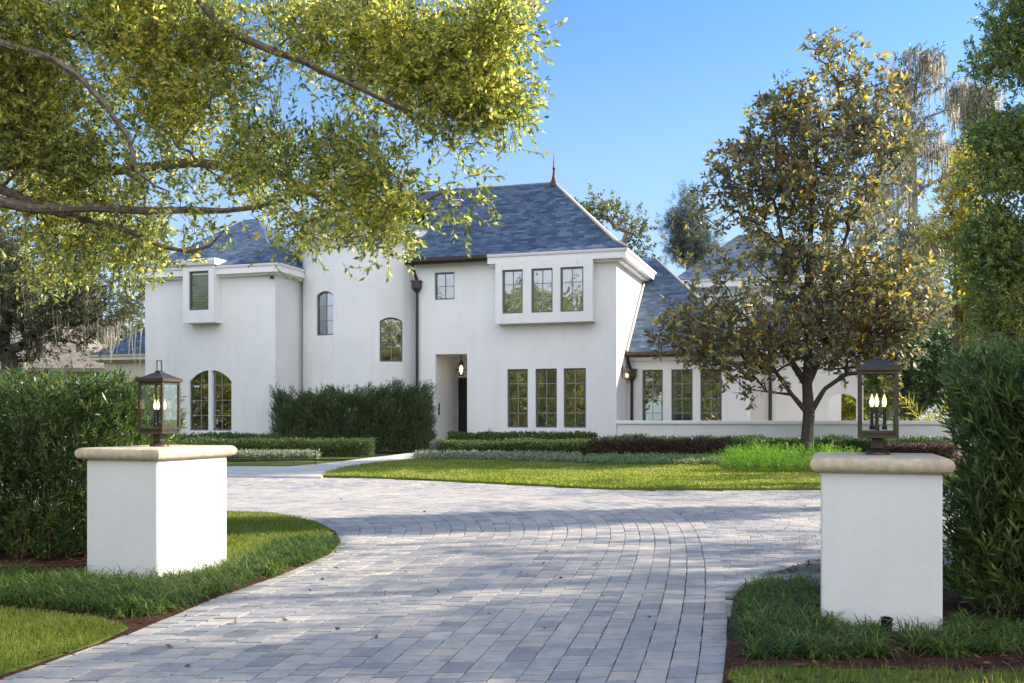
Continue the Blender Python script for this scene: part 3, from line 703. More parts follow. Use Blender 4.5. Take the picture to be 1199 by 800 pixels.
def window(pl, a0, a1, z0, z1, rise=0, dep=.10, nx=2, nz=3, fw=.05, blind=None, louvers=False, label=None, parent=None, rows=None):
    parent = parent or house
    w_ = a1-a0; c = (a0+a1)/2; o = arc_outline(w_, z0, z1, rise); mb = hb()
    inn = []
    cz = (z0+z1)/2
    for x, z in o:
        inn.append((max(min(x, w_/2-fw), -w_/2+fw), max(z0+fw, z-fw if z > cz else z)))
    for i in range(len(o)):
        j = (i+1) % len(o)
        for (dA, dB) in ((dep-.035, dep+.03),):
            A = [pl.P(c+o[i][0], o[i][1], dA), pl.P(c+o[j][0], o[j][1], dA), pl.P(c+inn[j][0], inn[j][1], dA), pl.P(c+inn[i][0], inn[i][1], dA)]
            B = [pl.P(c+inn[i][0], inn[i][1], dA), pl.P(c+inn[j][0], inn[j][1], dA), pl.P(c+inn[j][0], inn[j][1], dB), pl.P(c+inn[i][0], inn[i][1], dB)]
            mb.face(A); mb.face(B)
    win = mb.build('window', M['frame'], parent)
    if label: win['label'] = label
    def ztop(x):
        if rise <= 0: return z1-fw
        Rr = ((w_/2)**2+rise**2)/(2*rise); return z1-Rr+math.sqrt(max(0, Rr*Rr-x*x))-fw
    m2 = hb()
    def bar(x0, x1, za, zb, t):
        P_ = [pl.P(c+x, z, d) for d in (dep-.022, dep-.002) for (x, z) in ((x0-t, za), (x1+t, za), (x1+t, zb), (x0-t, zb))]
        m2.mesh(P_, [(0, 1, 2, 3), (0, 4, 5, 1), (1, 5, 6, 2), (2, 6, 7, 3), (3, 7, 4, 0)])
    for k_ in range(1, nx):
        x = -w_/2+w_*k_/nx; bar(x-.011, x+.011, z0+fw, ztop(x), 0)
    for k_ in range(1, nz):
        z = z0+(z1-z0)*k_/nz
        bar(-w_/2+fw, w_/2-fw, z-.011, z+.011, 0)
    m2.build('muntins', M['muntin'], win)
    gb = hb(); gb.face([pl.P(c+x, z, dep+.006) for x, z in inn]); gb.build('pane', M['lglass'] if louvers else M['glass'], win)
    if blind:
        bb = hb(); zb = z1-(z1-z0)*blind
        bb.mesh([pl.P(c+x, z, d) for d in (dep+.05, dep+.06) for x, z in ((-w_/2, zb), (w_/2, zb), (w_/2, z1-.02-rise), (-w_/2, z1-.02-rise))], [(0, 1, 2, 3), (0, 4, 5, 1), (4, 7, 6, 5)])
        bb.build('blind', M['blind'], win)
    if louvers:
        bb = hb(); z = z0+.06
        while z < z1-.06:
            bb.mesh([pl.P(c+x, z+dz_, dep+.03+dd_) for x in (-w_/2+.04, w_/2-.04) for dz_, dd_ in ((0, 0), (.045, .035), (.053, .03), (.008, -.005))], [(0, 4, 5, 1), (1, 5, 6, 2), (2, 6, 7, 3), (3, 7, 4, 0)]); z += .075
        bb.build('shutter', M['louver'], win)
    return win
def wins_px(pl, v, specs):
    """specs: (px0, px1, pytop, pybottom) -> (a0,a1,z0,z1) on a front plane"""
    out = []
    for x0, x1, yt, yb in specs:
        u0, u1 = U(x0, v), U(x1, v); out.append((u0-pl.p0.x, u1-pl.p0.x, Z((x0+x1)/2, yb, v), Z((x0+x1)/2, yt, v)))
    return out
def roof_face(mb, pts):
    P_ = [Vector(p) for p in pts]; n_ = (P_[1]-P_[0]).cross(P_[2]-P_[0]).normalized()
    if n_.z < 0: P_.reverse(); n_ = -n_
    e1 = Vector((0, 0, 1)).cross(n_).normalized(); e2 = n_.cross(e1)
    mb.face(P_, [(p.dot(e1), p.dot(e2)) for p in P_])
def hip_roof(mb, u0, u1, v0, v1, ze, slope, ridge_u=None, flare=.5):
    """bell-cast hip: first band shallower"""
    def ins(d): return [(u0+d, v0+d), (u1-d, v0+d), (u1-d, v1-d), (u0+d, v1-d)]
    h1 = flare*slope*.62; A = [(x, y, ze) for x, y in ins(0)]; B = [(x, y, ze+h1) for x, y in ins(flare)]
    dd = (v1-v0)/2; zr = ze+h1+(dd-flare)*slope
    ru0, ru1 = (u0+dd, u1-dd) if ridge_u is None else ridge_u
    r0_, r1_ = (ru0, v0+dd, zr), (ru1, v0+dd, zr)
    for i in range(4): roof_face(mb, [A[i], A[(i+1) % 4], B[(i+1) % 4], B[i]])
    roof_face(mb, [B[0], B[1], r1_, r0_]); roof_face(mb, [B[2], B[3], r0_, r1_]); roof_face(mb, [B[1], B[2], r1_]); roof_face(mb, [B[3], B[0], r0_])
    return r0_, r1_
def ridge_cap(pts, name='ridge_cap', mat=None, r=.07):
    mb = hb(); mb.tube(pts, r, 6); mb.build(name, mat or M['shingle2'], house)
M['shingle2'] = simple('ridge_shingle', (.15, .17, .21), .8, noise=.3, nscale=6, bump=.3)

u_r = -6.44
# ---- main block front
plm = Plane((HU, VM), (u_r, VM))
gw = wins_px(plm, VM, [(594, 618, 433, 501), (627, 652, 433, 501), (660, 686, 432, 501)])
gw = [(a, b, 1.19, 3.15) for a, b, _, _ in gw]
sw = wins_px(plm, VM, [(509, 532, 319, 351)])
aa0 = U(510, VM)-HU; aa1 = U(547, VM)-HU
mb = hb()
alc = (aa0, aa1, G0-.05, 3.70, 0, 2.15)
wall(mb, plm, G0-.1, EZ-.05, [*gw, *sw, alc])
mb.build('front_wall', M['stucco'], house)
for i, (a, b, z0, z1) in enumerate(gw): window(plm, a, b, z0, z1, nz=4, label=None)
window(plm, *sw[0], nz=2)
# alcove back wall (wider than the opening so the door shows), ceiling and door
mb = hb(); pb = Plane((HU+aa0, VM+2.15), (HU+aa0+2.4, VM+2.15)); wall(mb, pb, G0-.1, 3.8); mb.build('entry_wall', M['stucco'], house)
mb = hb(); d0_, d1_ = .04, 1.02
for x0, x1, z0, z1, y0 in ((d0_, d1_, G0+.03, 2.98, -.06),):
    mb.box(HU+aa0+x0, HU+aa0+x1, VM+2.15+y0, VM+2.145, z0, z1, .01)
    for za, zb in ((G0+.2, 1.3), (1.45, 2.85)): mb.box(HU+aa0+x0+.15, HU+aa0+x1-.15, VM+2.15+y0-.02, VM+2.15+y0-.003, za, zb, .008)
dr = mb.build('front_door', M['black'], house)
mb = hb(); mb.tube([(HU+aa0+.86, VM+2.0, 1.25), (HU+aa0+.86, VM+2.0, 1.75)], .015); mb.build('handle', M['bronze'], dr)
mb = hb(); mb.box(HU+aa0+.003, HU+aa0+.03, VM+.25, VM+.33, 1.62, 2.02, .005); mb.build('letter_slot', M['black'], house)
# step slab
mb = hb(); mb.box(HU+aa0+.01, HU+aa1-.01, VM-.25, VM+2.1, G0-.1, G0+.04, .01); mb.build('door_step', M['concrete'], house)
# ---- right side wall of main block with lower wing abutting
VB = 37.2
mb = hb(); pls = Plane((u_r, VM), (u_r, VB)); wall(mb, pls, G0-.1, EZ-.05); wall(mb, Plane((u_r, VB), (HU-4, VB)), G0-.1, EZ); mb.build('side_wall', M['stucco'], house)
# ---- bay on upper floor
VBay = VM-.42; b0, b1 = U(580, VBay), U(694, VBay); zb0, zb1 = 4.64, EZ-.26
plb = Plane((b0, VBay), (b1, VBay)); bw = wins_px(plb, VBay, [(588, 612, 315, 366), (622, 647, 313, 364.5), (656, 683, 311, 363)]); bw = [(a, b, 4.97, 6.42) for a, b, _, _ in bw]
mb = hb(); wall(mb, plb, zb0, zb1, bw, .10); wall(mb, Plane((b1, VBay), (b1, VM)), zb0, zb1); wall(mb, Plane((b0, VM), (b0, VBay)), zb0, zb1)
mb.face([(b0, VBay, zb0), (b1, VBay, zb0), (b1, VM-.002, zb0), (b0, VM-.002, zb0)]); bay = mb.build('bay', M['stucco'], house)
for a, b, z0, z1 in bw: window(plb, a, b, z0, z1, nz=3, blind=.36, label='window with a pale roller blind half drawn')
# ---- cornice main: fascia with a stepped moulding
def cornice(path, ze, out=.42, closed=False, name='cornice', h=.30, mat=None):
    mb = hb(); mb.sweep(path, [(-.02, ze-h-.07), (out*.45, ze-h-.07), (out*.55, ze-h), (out*.86, ze-h), (out*.86, ze-.10), (out*.94, ze-.085), (out, ze-.03), (out, ze), (-.02, ze)], closed)
    return mb.build(name, mat or M['trim'], house)
uc0 = U(575, VM)
cornice([(uc0, VM), (u_r, VM), (u_r, VB+.12)], EZ, .45)
mb = hb(); mb.sweep([(HU+.0, VM), (uc0, VM)], [(0, EZ-.16), (.30, EZ-.16), (.30, EZ-.02), (0, EZ-.02)]); mb.build('soffit', M['beige'], house)
mb = hb(); mb.sweep([(HU-.22, VM), (uc0-.01, VM)], [(.302, EZ-.20), (.40, EZ-.20), (.45, EZ-.10), (.45, EZ+.02), (.44, EZ+.02), (.30, EZ+.02)]); gt = mb.build('gutter', M['dark_bronze'], house)
def downspout(u, v, ztop, zbot, jog=.0, r=.055, hz=.55):
    mb = hb(); zz = ztop
    mb.tube([(u-.0, v-.28, ztop), (u, v-.27, ztop-.12), (u+jog*.6, v-.14, ztop-.38), (u+jog, v-.10, ztop-.5), (u+jog, v-.09, ztop-hz)], r, 8)
    mb.tube([(u+jog, v-.09, ztop-hz-.3), (u+jog, v-.09, zbot)], r, 8)
    ds = mb.build('downspout', M['dark_bronze'], house, smooth=40)
    mb = hb(); x = u+jog; y = v-.11; z1_ = ztop-hz+.02
    def sq(w_, d_, z): return [(x-w_, y-d_, z), (x+w_, y-d_, z), (x+w_, y+.09, z), (x-w_, y+.09, z)]
    mb.loft([sq(.06, .05, z1_-.40), sq(.075, .07, z1_-.36), sq(.15, .12, z1_-.26), sq(.15, .12, z1_-.06), sq(.175, .145, z1_-.05), sq(.175, .145, z1_)]); mb.build('conductor_head', M['copper'], ds)
    return ds
downspout(HU+.02, VM, EZ-.18, G0, jog=.08)
# ---- main roof
RU0, RV0 = HU-4.5, VM-.45; RU1, RV1 = u_r+.45, VB+.57
fl, sl_ = .55, .98; zA = EZ+.012; h1_ = fl*sl_*.62; dd_ = (RV1-RV0)/2; zr_ = zA+h1_+(dd_-fl)*sl_
LE = HU-.22; vT = TVB = 33.9
zv = lambda v: zA+h1_+(v-RV0-fl)*sl_
r1_ = (RU1-dd_, RV0+dd_, zr_); r0_ = (RU0+1.0, RV0+dd_, zr_)
mb = hb()
roof_face(mb, [(LE, RV0, zA), (RU1, RV0, zA), (RU1-fl, RV0+fl, zA+h1_), (LE, RV0+fl, zA+h1_)])
roof_face(mb, [(LE, RV0+fl, zA+h1_), (RU1-fl, RV0+fl, zA+h1_), r1_, r0_, (RU0+1.0, vT, zv(vT)), (LE, vT, zv(vT))])
roof_face(mb, [(RU1, RV0, zA), (RU1, RV1, zA), (RU1-fl, RV1-fl, zA+h1_), (RU1-fl, RV0+fl, zA+h1_)]); roof_face(mb, [(RU1-fl, RV0+fl, zA+h1_), (RU1-fl, RV1-fl, zA+h1_), r1_])
roof_face(mb, [(RU1, RV1, zA), (RU0, RV1, zA), (RU0+fl, RV1-fl, zA+h1_), (RU1-fl, RV1-fl, zA+h1_)]); roof_face(mb, [(RU1-fl, RV1-fl, zA+h1_), (RU0+fl, RV1-fl, zA+h1_), r0_, r1_])
mb.build('roof', M['shingle'], house)
ridge_cap([r0_, r1_]); zf = .98*.55*.62
ridge_cap([r1_, (RU1-.55, RV0+.55, EZ+zf+.03)], mat=M['flash'], r=.045); ridge_cap([r1_, (RU1-.55, RV1-.55, EZ+zf+.03)], mat=M['flash'], r=.045); ridge_cap([(RU1-.55, RV0+.55, EZ+zf+.03), (RU1, RV0, EZ+.03)], mat=M['flash'], r=.045)
# finial
mb = hb(); x, y, z = r1_[0]-.05, r1_[1], r1_[2]-.12
mb.lathe(x, y, [(.17, z), (.17, z+.05), (.13, z+.15), (.075, z+.30), (.05, z+.42), (.035, z+.62), (.06, z+.66), (.03, z+.72), (.018, z+.95), (.003, z+1.25)], 14); mb.build('finial', M['copper'], house, smooth=40)
# roof vent
vx, vy = U(534, VM+2.0), VM+2.1; vz = EZ+zf+(2.55-.55)*.98
mb = hb(); mb.box(vx-.17, vx+.17, vy-.12, vy+.25, vz-.05, vz+.14, .02); mb.box(vx-.23, vx+.23, vy-.22, vy+.25, vz+.145, vz+.18, .01); mb.build('roof_vent', M['trim'], house)

# ---- turret
TU, TV, TA, TB, TZ = -16.1, 33.0, 2.42, 1.15, 8.18
def tp(u, s=1.0, o=0):
    x = max(-1, min(1, (u-TU)/TA)); return (u, TV-TB*math.sqrt(1-x*x))
us = [TU-TA*math.cos(math.pi*k/40) for k in range(41)]
w1 = (-17.58, -16.72); w2 = (-15.02, -14.20)
us = sorted([u for u in us if not (w1[0]-.08 < u < w1[1]+.08 or w2[0]-.08 < u < w2[1]+.08)]+[*w1, *w2])
mb = hb(); tw = []
for i in range(len(us)-1):
    pl = Plane(tp(us[i]), tp(us[i+1])); holes = []
    if abs(us[i]-w1[0]) < 1e-6: holes = [(.04, pl.L-.04, 4.49, 6.08, .16)]; tw.append((pl, holes[0]))
    if abs(us[i]-w2[0]) < 1e-6: holes = [(.04, pl.L-.04, 3.50, 5.07, .14)]; tw.append((pl, holes[0]))
    wall(mb, pl, G0-.1, TZ-.1, holes)
mb.build('turret_wall', M['stucco'], house)
for pl, h in tw: window(pl, h[0], h[1], h[2], h[3], rise=h[4], nz=3, label='arched window in the rounded turret')
tpath = [tp(u) for u in [TU-TA*math.cos(math.pi*k/24) for k in range(25)]]+[(TU+TA, TV+1.6)]
mb = hb(); mb.sweep([(TU-TA, TV+3.5)]+tpath, [(-.02, TZ-.62), (.02, TZ-.55), (.08, TZ-.42), (.19, TZ-.32), (.33, TZ-.28), (.33, TZ-.04), (.40, TZ), (-.02, TZ)]); mb.build('turret_cornice', M['trim'], house, smooth=35)
mb = hb(); wall(mb, Plane((TU+TA, TV), (TU+TA, TV+2.5)), EZ-.6, TZ-.1); mb.build('turret_flank', M['stucco'], house)
mb = hb(); wall(mb, Plane((TU-TA, TV+2.5), (TU-TA, TV)), EZ-.6, TZ-.1); mb.build('turret_flank', M['stucco'], house)
mb = hb(); apex = (TU, TV+1.5, 9.9)
tr = [(TU-TA-.4, TV+3.0)]+[(TU+(x-TU)*(TA+.4)/TA, TV+(y-TV)*(TB+.4)/TB) for x, y in [tp(u) for u in [TU-TA*math.cos(math.pi*k/24) for k in range(25)]]]+[(TU+TA+.4, TV+1.7)]
mid = [(apex[0]+(x-apex[0])*.72, apex[1]+(y-apex[1])*.72) for x, y in tr]
for i in range(len(tr)-1):
    roof_face(mb, [(*tr[i], TZ+.01), (*tr[i+1], TZ+.01), (*mid[i+1], TZ+.42), (*mid[i], TZ+.42)]); roof_face(mb, [(*mid[i], TZ+.42), (*mid[i+1], TZ+.42), apex])
mb.build('turret_roof', M['shingle'], house)

# ---- left wing
ul0, ul1 = -24.05, -18.58
pll = Plane((ul0, VL), (ul1, VL)); aw = (U(222, VL)-ul0, U(271, VL)-ul0, 1.06, 3.25, .42)
mb = hb(); wall(mb, pll, G0-.1, EZ-.05, [aw]); wall(mb, Plane((ul1, VL), (ul1, VL+3)), G0-.1, EZ-.05); wall(mb, Plane((ul0, VL+7), (ul0, VL)), G0-.1, EZ-.05); wall(mb, Plane((ul1+5, VL+7), (ul0, VL+7)), G0-.1, EZ-.05)
mb.build('left_wall', M['stucco'], house)
window(pll, aw[0], aw[1], aw[2], aw[3], rise=.42, nx=4, nz=4, label='wide arched window split by a white centre post')
mb = hb(); cm = ul0+(aw[0]+aw[1])/2; mb.box(cm-.075, cm+.075, VL-.012, VL+.10, 1.06, 3.24); mb.build('window_post', M['stucco'], house)
cornice([(ul0, VL+7), (ul0, VL), (ul1, VL), (ul1, VL+2.3)], EZ, .42)
VO = VL-.5; o0, o1 = U(214, VO), U(250, VO); plo = Plane((o0, VO), (o1, VO)); ow = (U(221, VO)-o0, U(244, VO)-o0, 5.38, 6.78); zo = 7.10
mb = hb(); wall(mb, plo, 4.93, zo, [ow], .06); wall(mb, Plane((o1, VO), (o1, VL)), 4.93, zo); wall(mb, Plane((o0, VL), (o0, VO)), 4.93, zo); mb.face([(o0, VO, 4.93), (o1, VO, 4.93), (o1, VL-.002, 4.93), (o0, VL-.002, 4.93)])
mb.face([(o0, VO, zo), (o1, VO, zo), (o1, VL+.6, zo), (o0, VL+.6, zo)]); mb.build('oriel', M['stucco'], house)
window(plo, *ow, nz=1, nx=1, louvers=True, label='oriel window with green tinted louvred shutters')
mb = hb(); mb.sweep([(o0, VL+.4), (o0, VO), (o1, VO), (o1, VL+.4)], [(-.02, zo-.12), (.10, zo-.12), (.16, zo+.02), (.16, zo+.10), (-.02, zo+.10)]); mb.build('oriel_cornice', M['trim'], house)
mb = hb(); a_, b_ = hip_roof(mb, ul0-.42, ul1+.42, VL-.42, VL+6.0, EZ+.012, .76, ridge_u=((ul0+ul1)/2-.3, (ul0+ul1)/2+.3), flare=.5); mb.build('roof', M['shingle'], house)
mb = hb(); mb.box(ul1-.10, ul1-.04, VL-.16, VL-.003, EZ-.50, EZ-.42, .01); mb.tube([(ul1-.07, VL-.12, EZ-.46), (ul1-.04, VL-.24, EZ-.52)], .03); mb.build('security_camera', M['black'], house)
# wide link of the roof behind turret
# ---- annex at far left
va = 34.0; ua0, ua1 = U(122, va), ul0
mb = hb(); pla = Plane((ua0, va), (ua1+.5, va)); hw = (U(158, va)-ua0, U(166, va)-ua0, 1.0, 3.2); wall(mb, pla, G0-.1, 3.98, [hw]); wall(mb, Plane((ua0, va+6), (ua0, va)), G0-.1, 3.98); mb.build('annex_wall', M['beige'], house)
window(pla, *hw, nz=3, nx=2)
cornice([(ua0, va+6), (ua0, va), (ua1+.1, va)], 4.10, .45, name='annex_cornice', h=.22, mat=M['beige'])
mb = hb(); hip_roof(mb, ua0-.45, ua1+5, va-.45, va+6, 4.115, .80, flare=.3); mb.build('roof', M['shingle'], house)

# ---- right low wing
ur1 = -2.45; plr = Plane((u_r, VR), (ur1, VR)); rw = [(a, b, 1.19, 3.15) for a, b, _, _ in wins_px(plr, VR, [(752, 776, 433, 501), (786, 811, 433, 501), (820, 845, 433, 501)])]
mb = hb(); wall(mb, plr, G0-.1, 3.64, rw); wall(mb, Plane((ur1, VR), (ur1, VR+8)), G0-.1, 3.64); wall(mb, Plane((ur1, VR+8), (u_r, VR+8)), G0-.1, 3.64); mb.build('right_wing_wall', M['stucco'], house)
for a, b, z0, z1 in rw: window(plr, a, b, z0, z1, nz=4)
mb = hb(); s_ = .823; E0, E1, E2 = (u_r+.002, VR-.4, 3.70), (ur1+.35, VR-.4, 3.70), (ur1+.35, VR+9.2, 3.70); pk = (-6.2, 37.9, 3.70+s_*(37.9-33.1)); pkl = (-9.5, 37.9, pk[2]); wl = (u_r+.002, VB, 3.70+s_*(VB-VR+.4))
roof_face(mb, [E0, E1, pk, wl]); roof_face(mb, [E1, E2, pk]); roof_face(mb, [wl, pk, pkl, (-9.5, VB+.3, 3.7+s_*(VB+.3-33.1))]); roof_face(mb, [pk, E2, (-9.5, VR+9.2, 3.70), pkl]); mb.build('low_roof', M['shingle'], house)
ridge_cap([pk, E1], 'hip_flashing', M['flash'], .04)
ridge_cap([(u_r+.05, VR-.35, 3.76), (u_r+.05, VB+.0, 3.76+s_*(VB-VR+.35))], 'step_flashing', M['flash'], .05)
cornice([(u_r+.0, VR), (ur1, VR), (ur1, VR+8)], 3.69, .30, name='low_cornice', h=.16)
mb = hb(); mb.sweep([(u_r-.10, VR), (ur1+.2, VR)], [(.302, 3.56), (.38, 3.56), (.43, 3.64), (.43, 3.74), (.42, 3.74), (.302, 3.72)]); mb.build('gutter', M['copper'], house)
downspout(U(737, VR), VR, 3.56, G0, jog=.10, r=.05, hz=.40)
# pilaster and next stretch of wall
VW2 = 34.4; u2a, u2b, u2c = ur1+.0, U(937, VW2), U(1011, VW2)
mb = hb(); mb.box(ur1-.02, ur1+.10, VR-.03, VR+.5, G0-.1, 3.62, .01); mb.build('pilaster', M['trim'], house)
pl2 = Plane((u2a, VW2), (u2c, VW2)); aa = (U(970, VW2)-u2a, U(1003, VW2)-u2a, G0-.05, Z(986, 461, VW2), .18, .35)
mb = hb(); wall(mb, pl2, G0-.1, 3.85, [aa]); wall(mb, Plane((u2c, VW2), (u2c, VW2+.35)), G0-.1, 3.85)
p3 = Plane((u2c, VW2+.35), (u2a, VW2+.35)); wall(mb, p3, G0-.1, 3.85, [(u2c-u2a-aa[1], u2c-u2a-aa[0], G0-.05, aa[3], .18, .02)])
mb.face([(u2a, VW2, 3.85), (u2c, VW2, 3.85), (u2c, VW2+.35, 3.85), (u2a, VW2+.35, 3.85)]); mb.build('arched_wall', M['stucco'], house)
downspout(U(902, VW2), VW2, 3.84, G0, jog=0, r=.055, hz=.3)
mb = hb(); e0, e1 = u2a+.05, u2b; roof_face(mb, [(e0, VW2-.4, 3.9), (e1, VW2-.4, 3.9), (e1-.5, VW2+2.2, 5.6), (e0, VW2+2.2, 5.6)]); roof_face(mb, [(e1, VW2-.4, 3.9), (e1, VW2+5, 3.9), (e1-.5, VW2+2.2, 5.6)]); mb.build('link_roof', M['shingle'], house)
mb = hb(); mb.box(e0, e1-.05, VW2-.36, VW2-.003, 3.66, 3.89, .01); mb.build('link_cornice', M['trim'], house)
# ---- far two storey block
VF = 39.8; f0, f1 = U(792, VF), U(985, VF); plf = Plane((f0, VF), (f1, VF)); fw_ = [(a, b, 5.0, 6.4) for a, b, _, _ in wins_px(plf, VF, [(905, 930, 300, 350), (940, 962, 300, 350)])]
mb = hb(); wall(mb, plf, G0-.1, EZ-.05, fw_); wall(mb, Plane((f1, VF), (f1, VF+7)), G0-.1, EZ-.05); wall(mb, Plane((f0, VF+7), (f0, VF)), G0-.1, EZ-.05); mb.build('rear_wall', M['stucco'], house)
for a, b, z0, z1 in fw_: window(plf, a, b, z0, z1, nz=3)
cornice([(f0, VF+7), (f0, VF), (f1, VF), (f1, VF+7)], EZ, .45)
mb = hb(); hip_roof(mb, f0-.45, f1+.45, VF-.45, VF+6.2, EZ+.012, .72, ridge_u=(f0+2.2, f1-2.8), flare=.5); mb.build('roof', M['shingle'], house)

# ---- garden wall (a thing of its own)
gw0, gw1 = u_r+.01, U(1150, VM+.05); gwl = empty('garden_wall', (*W(gw0, VM+.05), G0), -TH, label='low white stucco garden wall running right from the house corner', cat='wall'); GOFF = (gw0, VM+.05, G0)
mb = MB(GOFF); mb.box(gw0, gw1, VM+.05, VM+.30, G0-.1, 1.32); mb.build('wall', M['stucco'], gwl)
mb = MB(GOFF); mb.sweep([(gw0, VM+.35), (gw0, VM+.05), (gw1, VM+.05), (gw1, VM+.35)], [(-.3, 1.30), (.03, 1.30), (.055, 1.33), (.055, 1.40), (.04, 1.43), (-.3, 1.43)]); mb.build('cap', M['trim'], gwl)

# ---- lights on the house
def hang(name, u, v, zt, zc, label):
    e = empty(name, (*W(u, v), zt), -TH, label=label, cat='lantern'); o = (u, v, zt)
    mb = MB(o); mb.tube([(u, v, zt), (u, v, zc+.30)], .018, 6); mb.lathe(u, v, [(.07, zt-.03), (.07, zt-.003)], 12); mb.build('chain', M['bronze'], e)
    r = .20; mb = MB(o)
    for k_ in range(8):
        a = k_*math.pi/4; mb.tube([(u+r*math.sin(t)*math.cos(a), v+r*math.sin(t)*math.sin(a), zc+r*math.cos(t)) for t in [math.pi*q/10*.94+.1 for q in range(11)]], .010, 4)
    mb.tube([(u+r*math.cos(t), v+r*math.sin(t), zc) for t in [6.2832*q/20 for q in range(21)]], .012, 4)
    mb.lathe(u, v, [(.02, zc+.34), (.05, zc+.30), (.06, zc+.25), (.11, zc+.19), (.12, zc+.165)], 14); mb.lathe(u, v, [(.05, zc-.22), (.09, zc-.20), (.10, zc-.18)], 14); mb.build('cage', M['bronze'], e)
    mb = MB(o); mb.lathe(u, v, [(r*.93*math.sin(t), zc+r*.93*math.cos(t)) for t in [math.pi-(.5+2.14*q/10) for q in range(11)]], 20); mb.build('globe', M['lglass'], e, smooth=60)
    mb = MB(o); mb.lathe(u, v, [(.012, zc-.16), (.03, zc-.10), (.062, zc-.02), (.062, zc+.06), (.03, zc+.12), (.006, zc+.16)], 12); mb.build('bulb', M['flame_w'], e, smooth=60)
hang('hanging_lantern', U(540, VM+.75), VM+.75, 3.69, Z(540, 433, VM+.75), 'lit round bronze cage lantern hanging in the entry alcove')
# wall lantern on the side wall
vw = VM+.9; e = empty('wall_lantern', (*W(u_r, vw), 2.9), -TH, label='small lit bronze lantern fixed to the shaded side wall beside the downspout', cat='lantern'); o = (u_r, vw, 2.9)
mb = MB(o); x = u_r+.17; mb.box(u_r+.002, u_r+.03, vw-.06, vw+.06, 2.85, 3.25, .008); mb.tube([(u_r+.02, vw, 3.15), (x, vw, 3.22), (x, vw, 3.14)], .012, 6)
for sx in (-1, 1):
    for sy in (-1, 1): mb.box(x+sx*.085-.008, x+sx*.085+.008, vw+sy*.085-.008, vw+sy*.085+.008, 2.82, 3.06)
mb.box(x-.10, x+.10, vw-.10, vw+.10, 2.80, 2.825, .004)
mb.loft([[(x+a*w_, vw+b*w_, z) for a, b in ((-1, -1), (1, -1), (1, 1), (-1, 1))] for w_, z in ((.12, 3.06), (.12, 3.08), (.04, 3.15))]); mb.build('frame', M['bronze'], e)
mb = MB(o); mb.box(x-.035, x+.035, vw-.035, vw+.035, 2.86, 2.99, .02); mb.build('bulb', M['flame_w'], e)
mb = MB(o)
for a, b, c_, d_ in ((x-.085, vw-.085, x+.085, vw-.085), (x+.085, vw-.085, x+.085, vw+.085), (x+.085, vw+.085, x-.085, vw+.085)): mb.face([(a, b, 2.825), (c_, d_, 2.825), (c_, d_, 3.06), (a, b, 3.06)])
mb.build('glass', M['lglass'], e)
# hose tap with hand wheel on the front wall, path light by the door
x, y, z = U(574, VM), VM, 1.02; mb = MB((x, y, z)); mb.tube([(x, y-.002, z), (x, y-.12, z)], .02); mb.tube([(x, y-.1, z+.16), (x, y-.1, z-.22)], .018); mb.tube([(x-.16, y-.1, z+.0), (x+.16, y-.1, z+.0)], .02); mb.tube([(x-.09, y-.12, z+.06), (x+.09, y-.12, z+.06)], .016)
o_ = mb.build('hose_tap', simple('galvanised', (.35, .36, .38), .4, metal=.7), label='small grey pipe tap on the front wall left of the windows', cat='tap'); o_.location = (*W(x, y), z); o_.rotation_euler.z = -TH
mb = MB((0, 0, 0)); mb.tube([(0, 0, 0), (0, 0, .46), (-.14, 0, .46), (-.14, 0, .38)], .022, 6)
X_, Y_ = gp(518, 538); o_ = mb.build('path_light', M['black'], label='black hooked path light standing by the front door', cat='light'); o_.location = (X_, Y_, g(Y_))
X_, Y_ = gp(369, 546); mb = MB((0, 0, 0)); mb.tube([(0, 0, 0), (0, 0, .5)], .013, 6); mb.lathe(0, 0, [(.01, .5), (.035, .49), (.04, .51), (.01, .54)], 10); o_ = mb.build('garden_stake', M['black'], label='thin black stake light among the silver groundcover left of the walk', cat='light'); o_.location = (X_, Y_, g(Y_))

# ---- neighbour house
nh = empty('neighbour_house', (*gp(60, 515)[:1], 50, .4), 0, label='distant beige single storey house with a weathered roof behind the left hedge', cat='house')
ox, oy = nh.location.x, 50; NO = (ox, oy, .4)
mb = MB(NO); x0, x1 = at(-90, 0, 50)[0], at(122, 0, 50)[0]; mb.box(x0, x1, 50, 58, .3, 4.0); mb.build('wall', M['beige'], nh)
for q in (.25, .55, .8):
    xx = x0+(x1-x0)*q; mb = MB(NO); mb.box(xx, xx+1.1, 49.94, 49.99, 1.4, 3.0); mb.build('window', M['frame'], nh)
mb = MB(NO)
A_ = [(x0-.7, 49.3, 4.0), (x1+.7, 49.3, 4.0), (x1+.7, 58.7, 4.0), (x0-.7, 58.7, 4.0)]; r0n = (x0+4, 54, 6.6); r1n = (x1-4, 54, 6.6)
roof_face(mb, [A_[0], A_[1], r1n, r0n]); roof_face(mb, [A_[1], A_[2], r1n]); roof_face(mb, [A_[2], A_[3], r0n, r1n]); roof_face(mb, [A_[3], A_[0], r0n]); mb.box(x0-.7, x1+.7, 49.3, 58.7, 3.82, 3.99)
mb.build('roof', simple('weathered_roof', (.24, .20, .16), .9, noise=.3, nscale=3), nh)

